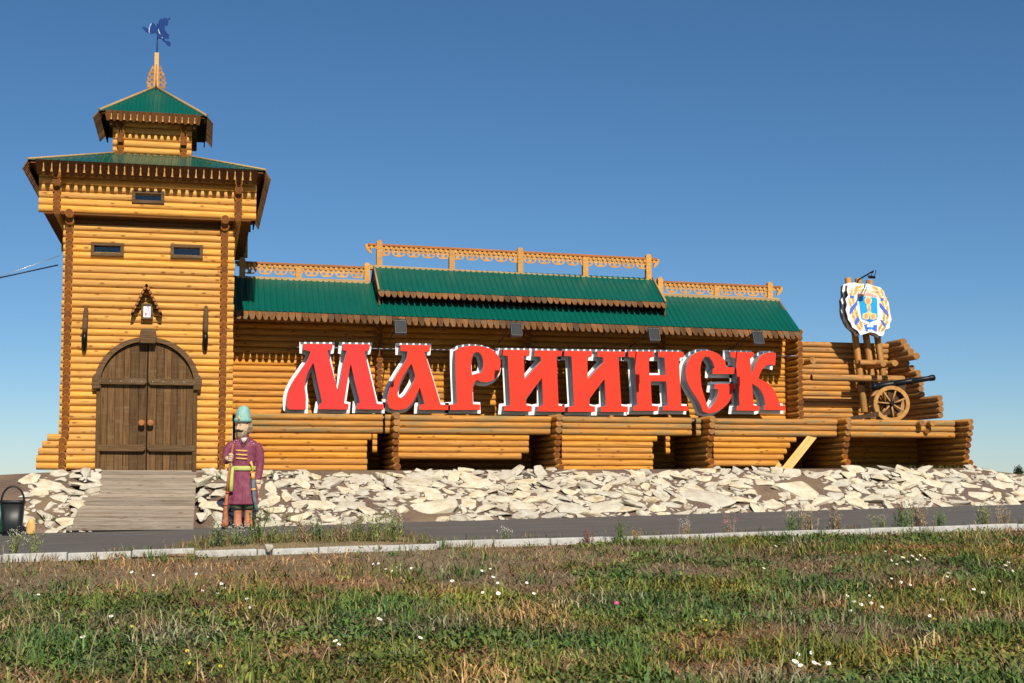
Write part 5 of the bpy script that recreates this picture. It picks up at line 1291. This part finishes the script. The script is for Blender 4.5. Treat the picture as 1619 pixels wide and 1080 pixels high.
def clump(specs):
    "specs: list of leaf groups -> mesh;  group = (P array, az, L, W, tilt, bend, colour array)"
    V = np.concatenate([leaf_arrays(*s[:6]) for s in specs]); C = np.concatenate([s[6] for s in specs]); return V, C
def tuft(x, y, z, h, n_, col, wid=.008, spread=.35):
    P = np.stack([x+rng.normal(0, .035, n_), y+rng.normal(0, .035, n_), np.full(n_, z)], -1)
    return (P, rng.uniform(0, 6.28, n_), h*rng.uniform(.5, 1.1, n_), np.full(n_, wid), np.abs(rng.normal(.12, spread*.6, n_)), rng.uniform(.1, .7, n_), np.array(col)*rng.uniform(.7, 1.3, (n_, 1)))
# tall tufts in the near field
for k, (px, py, h, n_, c_, lab) in enumerate(((1000,1075,.42,46,(.10,.17,.035),'tall green grass tuft at the bottom centre of the field'), (1345,975,.30,34,(.12,.17,.05),'tall pale green grass tuft in the right of the field'), (60,1060,.26,24,(.10,.15,.035),'green grass tuft at the bottom left corner'), (395,1050,.30,26,(.12,.16,.04),'green grass tuft in the left bottom of the field'),
        (870,1045,.28,22,(.09,.15,.03),'short green grass tuft left of the tall bottom tuft'), (1530,1000,.26,20,(.12,.16,.045),'green grass tuft near the right edge of the field'), (480,1040,.22,22,(.30,.24,.11),'straw coloured grass tuft in the left of the field'), (1255,1050,.30,22,(.28,.22,.10),'straw coloured grass tuft in the right of the field'))):
    d = 9.6
    for d in np.arange(9, 24, .05):
        p = at(px, py, d)
        if p.z <= float(gfield(np.array(p.x), np.array(d))): break
    V, C = clump([tuft(0, 0, 0, h, n_, c_)]); o = link('grass_tuft', leaf_mesh('grass_tuft', V, C), None, Matrix.Translation((p.x, d, p.z-.01))); tag(o, lab, 'grass tuft', 'grass tufts in the field')
# thinner scattered tufts
for k in range(40):
    px, py = random.uniform(10, 1610), random.uniform(925, 1078)
    for d in np.arange(9, 24, .05):
        p = at(px, py, d)
        if p.z <= float(gfield(np.array(p.x), np.array(d))): break
    gcol = random.choice(((.13,.19,.04),(.16,.20,.06),(.11,.17,.035),(.32,.26,.13)))
    V, C = clump([tuft(0, 0, 0, random.uniform(.2, .46), random.randint(8, 18), gcol, .006, .5)]); o = link('grass_tuft', leaf_mesh('grass_tuft', V, C), None, Matrix.Translation((p.x, d, p.z-.01))); st_ = gcol[0] > .3
    tag(o, 'thin straw coloured grass tuft standing in the field' if st_ else 'thin green grass tuft standing in the field', 'grass tuft', 'thin straw tufts in the field' if st_ else 'thin green tufts in the field')
# dry stalks
def stalk_mesh(h, lean, col, seed):
    r = np.random.default_rng(seed); b = MB(); pts = [Vector((lean*h*(t**1.6), 0, h*t)) for t in (0,.3,.6,.85,1)]
    b.tube(pts, [.004,.0038,.0032,.003,.0015], 5, smooth=True)
    for k in range(5):
        t = .55+.09*k; p = Vector((lean*h*(t**1.6), 0, h*t)); a = r.uniform(0, 6.28); b.tube([p, p+Vector((math.cos(a)*.03, math.sin(a)*.03, .045))], [.002,.001], 4)
    return b.mesh('dry_stalk', col)
M_STK = mat('straw stalk', (.42,.31,.15), .8); M_STR = mat('red brown stalk', (.26,.085,.03), .8)
STK = [stalk_mesh(h, l, m, i) for i, (h, l, m) in enumerate(((.34,.25,M_STK),(.28,-.3,M_STK),(.40,.1,M_STK),(.30,.5,M_STK),(.22,-.6,M_STK),(.36,.15,M_STR),(.30,-.2,M_STR)))]
def ground_hit(px, py, y0=9.0):
    for d in np.arange(y0, 24, .04):
        p = at(px, py, d)
        if p.z <= float(gfield(np.array(p.x), np.array(d))): return Vector((p.x, d, p.z))
    return None
ns = 0
for k in range(90):
    p = ground_hit(random.uniform(0, 1619), 1080-195*random.random()**1.3)
    if p is None: continue
    red = random.random() < .22; me = STK[random.choice((5,6)) if red else random.randrange(5)]
    o = link('dry_stalk', me, None, Matrix.Translation(p-Vector((0,0,.01))) @ Matrix.Rotation(random.uniform(0, 6.28), 4, 'Z') @ Matrix.Scale(random.uniform(.6, 1.05), 4))
    tag(o, 'thin red brown dry stalk standing in the field' if red else 'thin straw coloured dry stalk standing in the field', 'stalk', 'red brown dry stalks in the field' if red else 'straw dry stalks in the field')
# white daisies: petals, centre, stem
M_PET = mat('white petal', (.80,.80,.77), .6); M_YEL = mat('yellow flower centre', (.75,.48,.03), .7); M_STEM = mat('green stem', (.09,.14,.03), .7); M_MAG = mat('magenta petal', (.55,.045,.22), .6); M_YPET = mat('yellow petal', (.70,.55,.05), .6)
def flower_mesh(pm, r_, h):
    b = MB(); b.tube([(0,0,-h), (.01,0,-h*.5), (0,0,0)], .0025, 4, m=1)
    for k in range(9):
        a = k*2*math.pi/9; d = Vector((math.cos(a), math.sin(a), .08)); s_ = Vector((-math.sin(a), math.cos(a), 0))*r_*.26
        b.add([d*r_*.2-s_*.5, d*r_*.2+s_*.5, d*r_*.75+s_, d*r_-Vector((0,0,r_*.1)), d*r_*.75-s_], [(0,1,2,3,4)], 0)
    b.tube([(0,0,-.002), (0,0,.008), (0,0,.012)], [r_*.26, r_*.22, r_*.05], 8, m=2)
    return b.mesh('flower', [pm, M_STEM, M_YEL])
DA = [flower_mesh(M_PET, .028, .14), flower_mesh(M_PET, .022, .10)]; MG = flower_mesh(M_MAG, .03, .12); YL = flower_mesh(M_YPET, .02, .08)
spots = [(590,895),(598,893),(610,903),(620,906),(628,900),(650,903),(715,925),(762,908),(775,903),(780,918),(787,927),(763,943),(788,946),(833,927),(844,946),(310,912),(350,930),(355,935),(390,953),(400,962),(395,965),(530,1022),(536,1028),(208,911),(242,912),(320,938),(344,942),(1400,874),(1410,890),(1418,895),(1428,887),(1436,893),(1443,884),(1450,890),(1455,880),(1410,920),(1425,925),(1440,930),(1462,885),(1498,917),(1500,912),(1340,948),(1350,960),(1362,964),(1345,972),(1375,945),(1395,965),(1378,958),(1262,1043),(1258,1062),(1266,1062),(1288,1058),(1295,1062),(1310,1064),(1283,1043),(1590,900),(1602,905),(1595,893),(1580,925),(1555,945),(1540,940),(1512,980),(1470,980),(1490,955),(1208,902),(1227,866),(740,985),(600,990),(665,1018),(130,1020),(60,948),(175,985)]
for px, py in spots:
    p = ground_hit(px, py+7)
    if p is None: continue
    me = random.choice(DA); s_ = random.uniform(.75, 1.15)
    o = link('daisy', me, None, Matrix.Translation(p+Vector((0,0,.10*s_))) @ Matrix.Rotation(random.uniform(.3, .9), 4, 'X') @ Matrix.Rotation(random.uniform(-.4, .4), 4, 'Y') @ Matrix.Scale(s_, 4)); tag(o, 'small white daisy flower in the field grass', 'flower', 'white daisies in the field')
for px, py in ((975,962),):
    p = ground_hit(px, py+6); o = link('magenta_flower', MG, None, Matrix.Translation(p+Vector((0,0,.1))) @ Matrix.Rotation(.7, 4, 'X')); tag(o, 'single magenta flower in the field grass', 'flower')
for px, py in ((208,1000),(300,1060),(348,1065),(296,1040),(1115,990),(1478,988)):
    p = ground_hit(px, py); o = link('yellow_flower', YL, None, Matrix.Translation(p+Vector((0,0,.06))) @ Matrix.Rotation(.6, 4, 'X')); tag(o, 'small yellow flower low in the field', 'flower', 'yellow flowers in the field')

# weeds along the kerb and drive: stems with leaves and seed heads
def weed(h, n_st, col, head, seed, spread=.22, leafn=14, hs=.012):
    r = np.random.default_rng(seed); Vs, Cs = [], []
    for s in range(n_st):
        ln = h*r.uniform(.55, 1.05); a = r.uniform(0, 6.28); t_ = abs(r.normal(0, spread)); x0, y0 = r.normal(0, h*.14, 2)
        d = np.array([math.cos(a)*math.sin(t_), math.sin(a)*math.sin(t_), math.cos(t_)])
        P = np.array([[x0, y0, 0]]); Vs.append(leaf_arrays(P, np.array([a]), np.array([ln]), np.array([.008]), np.array([t_]), np.array([r.uniform(0, .35)]))); Cs.append(np.array([col])*.8)
        k = leafn; tt = r.uniform(.08, .95, k); P = np.array([x0, y0, 0])+d*(ln*tt)[:, None]
        Vs.append(leaf_arrays(P, r.uniform(0, 6.28, k), ln*r.uniform(.10, .24, k)*(1.15-tt*.6), r.uniform(.007, .016, k)*(h/.4), r.uniform(.5, 1.3, k), r.uniform(.1, .6, k))); Cs.append(np.array([col])*r.uniform(.65, 1.35, (k, 1)))
        if head is not None:
            k = 9; P = np.array([x0, y0, 0])+d*ln+r.normal(0, hs*1.6, (k, 3)); Vs.append(leaf_arrays(P, r.uniform(0, 6.28, k), r.uniform(.8, 1.5, k)*hs, np.full(k, hs), r.uniform(0, 1.5, k), r.uniform(0, .5, k))); Cs.append(np.array([head])*r.uniform(.8, 1.15, (k, 1)))
    return leaf_mesh('weed', np.concatenate(Vs), np.concatenate(Cs))
GR = (.10,.155,.035); YG = (.17,.19,.05); DRY = (.27,.20,.11); PALE = (.42,.36,.26); WHT = (.72,.70,.64); MAGC = (.50,.05,.20); RB = (.20,.08,.04); GG = (.10,.145,.06)
weeds = [(21,872,24.35,.40,5,YG,WHT,'leafy weed with white heads in front of the bin'),(55,873,24.35,.36,4,YG,PALE,'yellowish weed left of the ramp foot'),(345,874,24.3,.42,9,GG,PALE,'pale bushy weed left of the weed row'),(375,872,24.3,.36,8,GG,WHT,'low weed with white heads below the statue'),(408,868,24.6,.50,9,GR,GR,'tallest dark green weed right of the statue'),
 (445,870,24.3,.36,8,YG,None,'yellow green weed beside the big loose stone'),(478,870,24.3,.38,9,DRY,PALE,'brownish bushy weed in the weed row'),(505,868,24.5,.46,9,GG,PALE,'grey green weed with pink heads in the weed row'),(535,868,24.3,.40,9,DRY,PALE,'dry brown weed in the middle of the weed row'),(565,866,24.4,.44,9,YG,PALE,'yellowish tall weed right in the weed row'),(595,866,24.3,.50,10,YG,PALE,'feathery yellow green weed near the row end'),(622,862,24.3,.48,9,YG,WHT,'last feathery weed at the right end of the row'),
 (700,868,24.0,.12,7,GR,None,'small green weed on the kerb right of the row'),(980,858,23.8,.26,10,GR,GR,'dark green bushy weed before the kerb centre'),(1005,858,23.8,.16,7,YG,(.55,.28,.05),'weed with orange tips before the kerb centre'),(930,854,23.9,.20,6,RB,RB,'thin red brown weed at the kerb centre'),(1150,838,24.3,.24,6,DRY,(.55,.20,.22),'low dry weed with pink heads on the kerb'),(1085,838,24.3,.22,6,DRY,WHT,'low dry weed with white heads on the kerb'),
 (1250,836,24.3,.30,8,GR,PALE,'green weed left of the pale bushy weeds'),(1278,838,24.2,.34,11,DRY,PALE,'pale bushy dry weed on the right kerb'),(1320,832,24.4,.30,10,DRY,PALE,'second pale bushy dry weed on the right kerb'),(1390,832,24.3,.22,7,YG,PALE,'low yellow weed left of the magenta flowers'),(1425,830,24.4,.42,8,GR,MAGC,'weed with bright magenta flower heads on the right kerb'),(1455,828,24.4,.36,11,DRY,(.42,.30,.28),'purplish dry bushy weed right of the magenta flowers'),(1485,828,24.3,.26,8,GR,None,'leafy green weed right of the purplish one'),(1555,822,24.5,.30,9,YG,PALE,'yellow dry weed near the right picture edge'),(1585,822,24.5,.26,8,DRY,PALE,'last dry weed at the right picture edge'),
 (258,900,22.6,.22,9,GR,None,'low green weed on the bare ground left'),(300,895,22.8,.20,9,YG,None,'yellow green low weed right of the ramp'),(150,890,23.4,.16,7,DRY,None,'dry low weed before the left kerb'),(240,897,23.0,.22,9,GR,None,'low dark green weed before the ramp'),(700,880,23.6,.14,8,GR,None,'dark flat weed before the kerb'),(800,842,24.3,.18,4,GG,WHT,'thin white flowered weed on the drive edge')]
for k, (px, py, Y, h, ns_, c_, hd2, lab) in enumerate(weeds):
    x_ = aX(px, Y, py); z_ = float(roadz(x_, Y)) if Y > 24 else float(gfield(np.array(x_), np.array(Y)))
    if -.4 < x_ < 4 and Y > 24: z_ += .05
    o = link('weed', weed(h*(1.15 if px < 640 else 1.5), int(ns_*1.8)+6, tuple(min(1, q*1.6+.02) for q in c_), hd2, 500+k, leafn=22, spread=.27), None, Matrix.Translation((x_, Y, z_-.01))); tag(o, lab, 'weed', 'weeds along the kerb')
# low growth on the earth patch and along the kerb
n_ = 9000; X_ = np.concatenate([rng.uniform(-.6, 4.2, n_//2), rng.uniform(-5, 17, n_//2)]); Y_ = np.concatenate([rng.uniform(24.12, 26.6, n_//2), 24.0+np.where(rng.random(n_//2) < .5, -.03-.12*rng.random(n_//2), .2+.16*rng.random(n_//2))])
kp = (vnoise(X_*1.0+8, Y_+2, .7, 2) > np.where(np.arange(n_) < n_//2, .42, .56)); X_, Y_ = X_[kp], Y_[kp]; n_ = len(X_)
Z_ = np.where(Y_ < 24, gfield(X_, np.minimum(Y_, 24)), np.where((X_ > -.6) & (X_ < 4.2), patchz(X_, Y_), roadz(X_, Y_)))
pc = np.concatenate([pal_g*1.2, pal_s*.8, pal_b])[rng.integers(0, 14, n_)]
V = leaf_arrays(np.stack([X_, Y_, Z_-.01], -1), rng.uniform(0,6.28,n_), rng.uniform(.05,.22,n_), rng.uniform(.006,.014,n_), rng.uniform(0,.8,n_), rng.uniform(.1,.8,n_)); tag(link('kerb_grass', leaf_mesh('kerb_grass', V, pc*rng.uniform(.6,1.3,(n_,1)))), 'straggly grass along the kerb and on the earth patch', kind='stuff')
# small plants among the stones
for px, py, h, lab in ((72,823,.12,'mossy green tuft among the stones by the bin'),(60,825,.10,'low mossy tuft left among the stones by the bin'),(85,822,.11,'third mossy tuft among the stones by the bin'),(600,757,.10,'green tuft at the top of the stones under the terrace'),(618,754,.10,'small green tuft beside the top stones'),(455,822,.16,'grass tuft at the foot of the stones by the statue'),(420,824,.26,'green weed at the feet of the statue'),(345,755,.12,'green tuft on the stones right of the ramp'),(430,752,.10,'green tuft on the stones behind the statue')):
    p = bank_at_px(px, py); p.y -= .12; o = link('weed', weed(h*1.5, 14, GR, None, int(px)), None, Matrix.Translation((p.x, p.y, p.z-.02))); tag(o, lab, 'weed', 'plants among the stones')
# thin grass along the foot of the terrace recess
n_ = 500; X_ = rng.uniform(X(1340), X(1530), n_); Y_ = rng.uniform(35.2, 36.6, n_)
V = leaf_arrays(np.stack([X_, Y_, zcrest(X_)-.01], -1), rng.uniform(0,6.28,n_), rng.uniform(.04,.16,n_), np.full(n_,.008), rng.uniform(0,.6,n_), rng.uniform(.1,.6,n_)); tag(link('terrace_grass', leaf_mesh('terrace_grass', V, np.array([[.10,.11,.03]])*rng.uniform(.6,1.4,(n_,1)))), 'thin grass at the foot of the terrace', kind='stuff')

# ------------------------------------------------------------------ far tree at the right edge
tp = at(1611, 752, 150); tr = thing('far_tree', tp, 'small dark tree far off at the right edge', 'tree')
b = MB(); b.tube([tp-Vector((0,0,3)), tp+Vector((0,0,.3)), tp+Vector((.1,0,.9))], [.12,.08,.03], 7); b.build('trunk', W_DARK, tr)
n_ = 1400; q = rng.normal(0, 1, (n_, 3)); q /= np.linalg.norm(q, axis=1)[:, None]; q *= rng.random((n_, 1))**.4; q *= np.array([.55,.55,.85])*(1+.3*np.sin(q[:, :1]*9))
V = leaf_arrays(np.array(tp)+np.array([0,0,.2])+q, rng.uniform(0,6.28,n_), np.full(n_,.16), np.full(n_,.09), rng.uniform(0,1.5,n_), rng.uniform(0,.6,n_)); link('crown', leaf_mesh('crown', V, np.array([[.035,.05,.02]])*rng.uniform(.6,1.4,(n_,1))), tr)
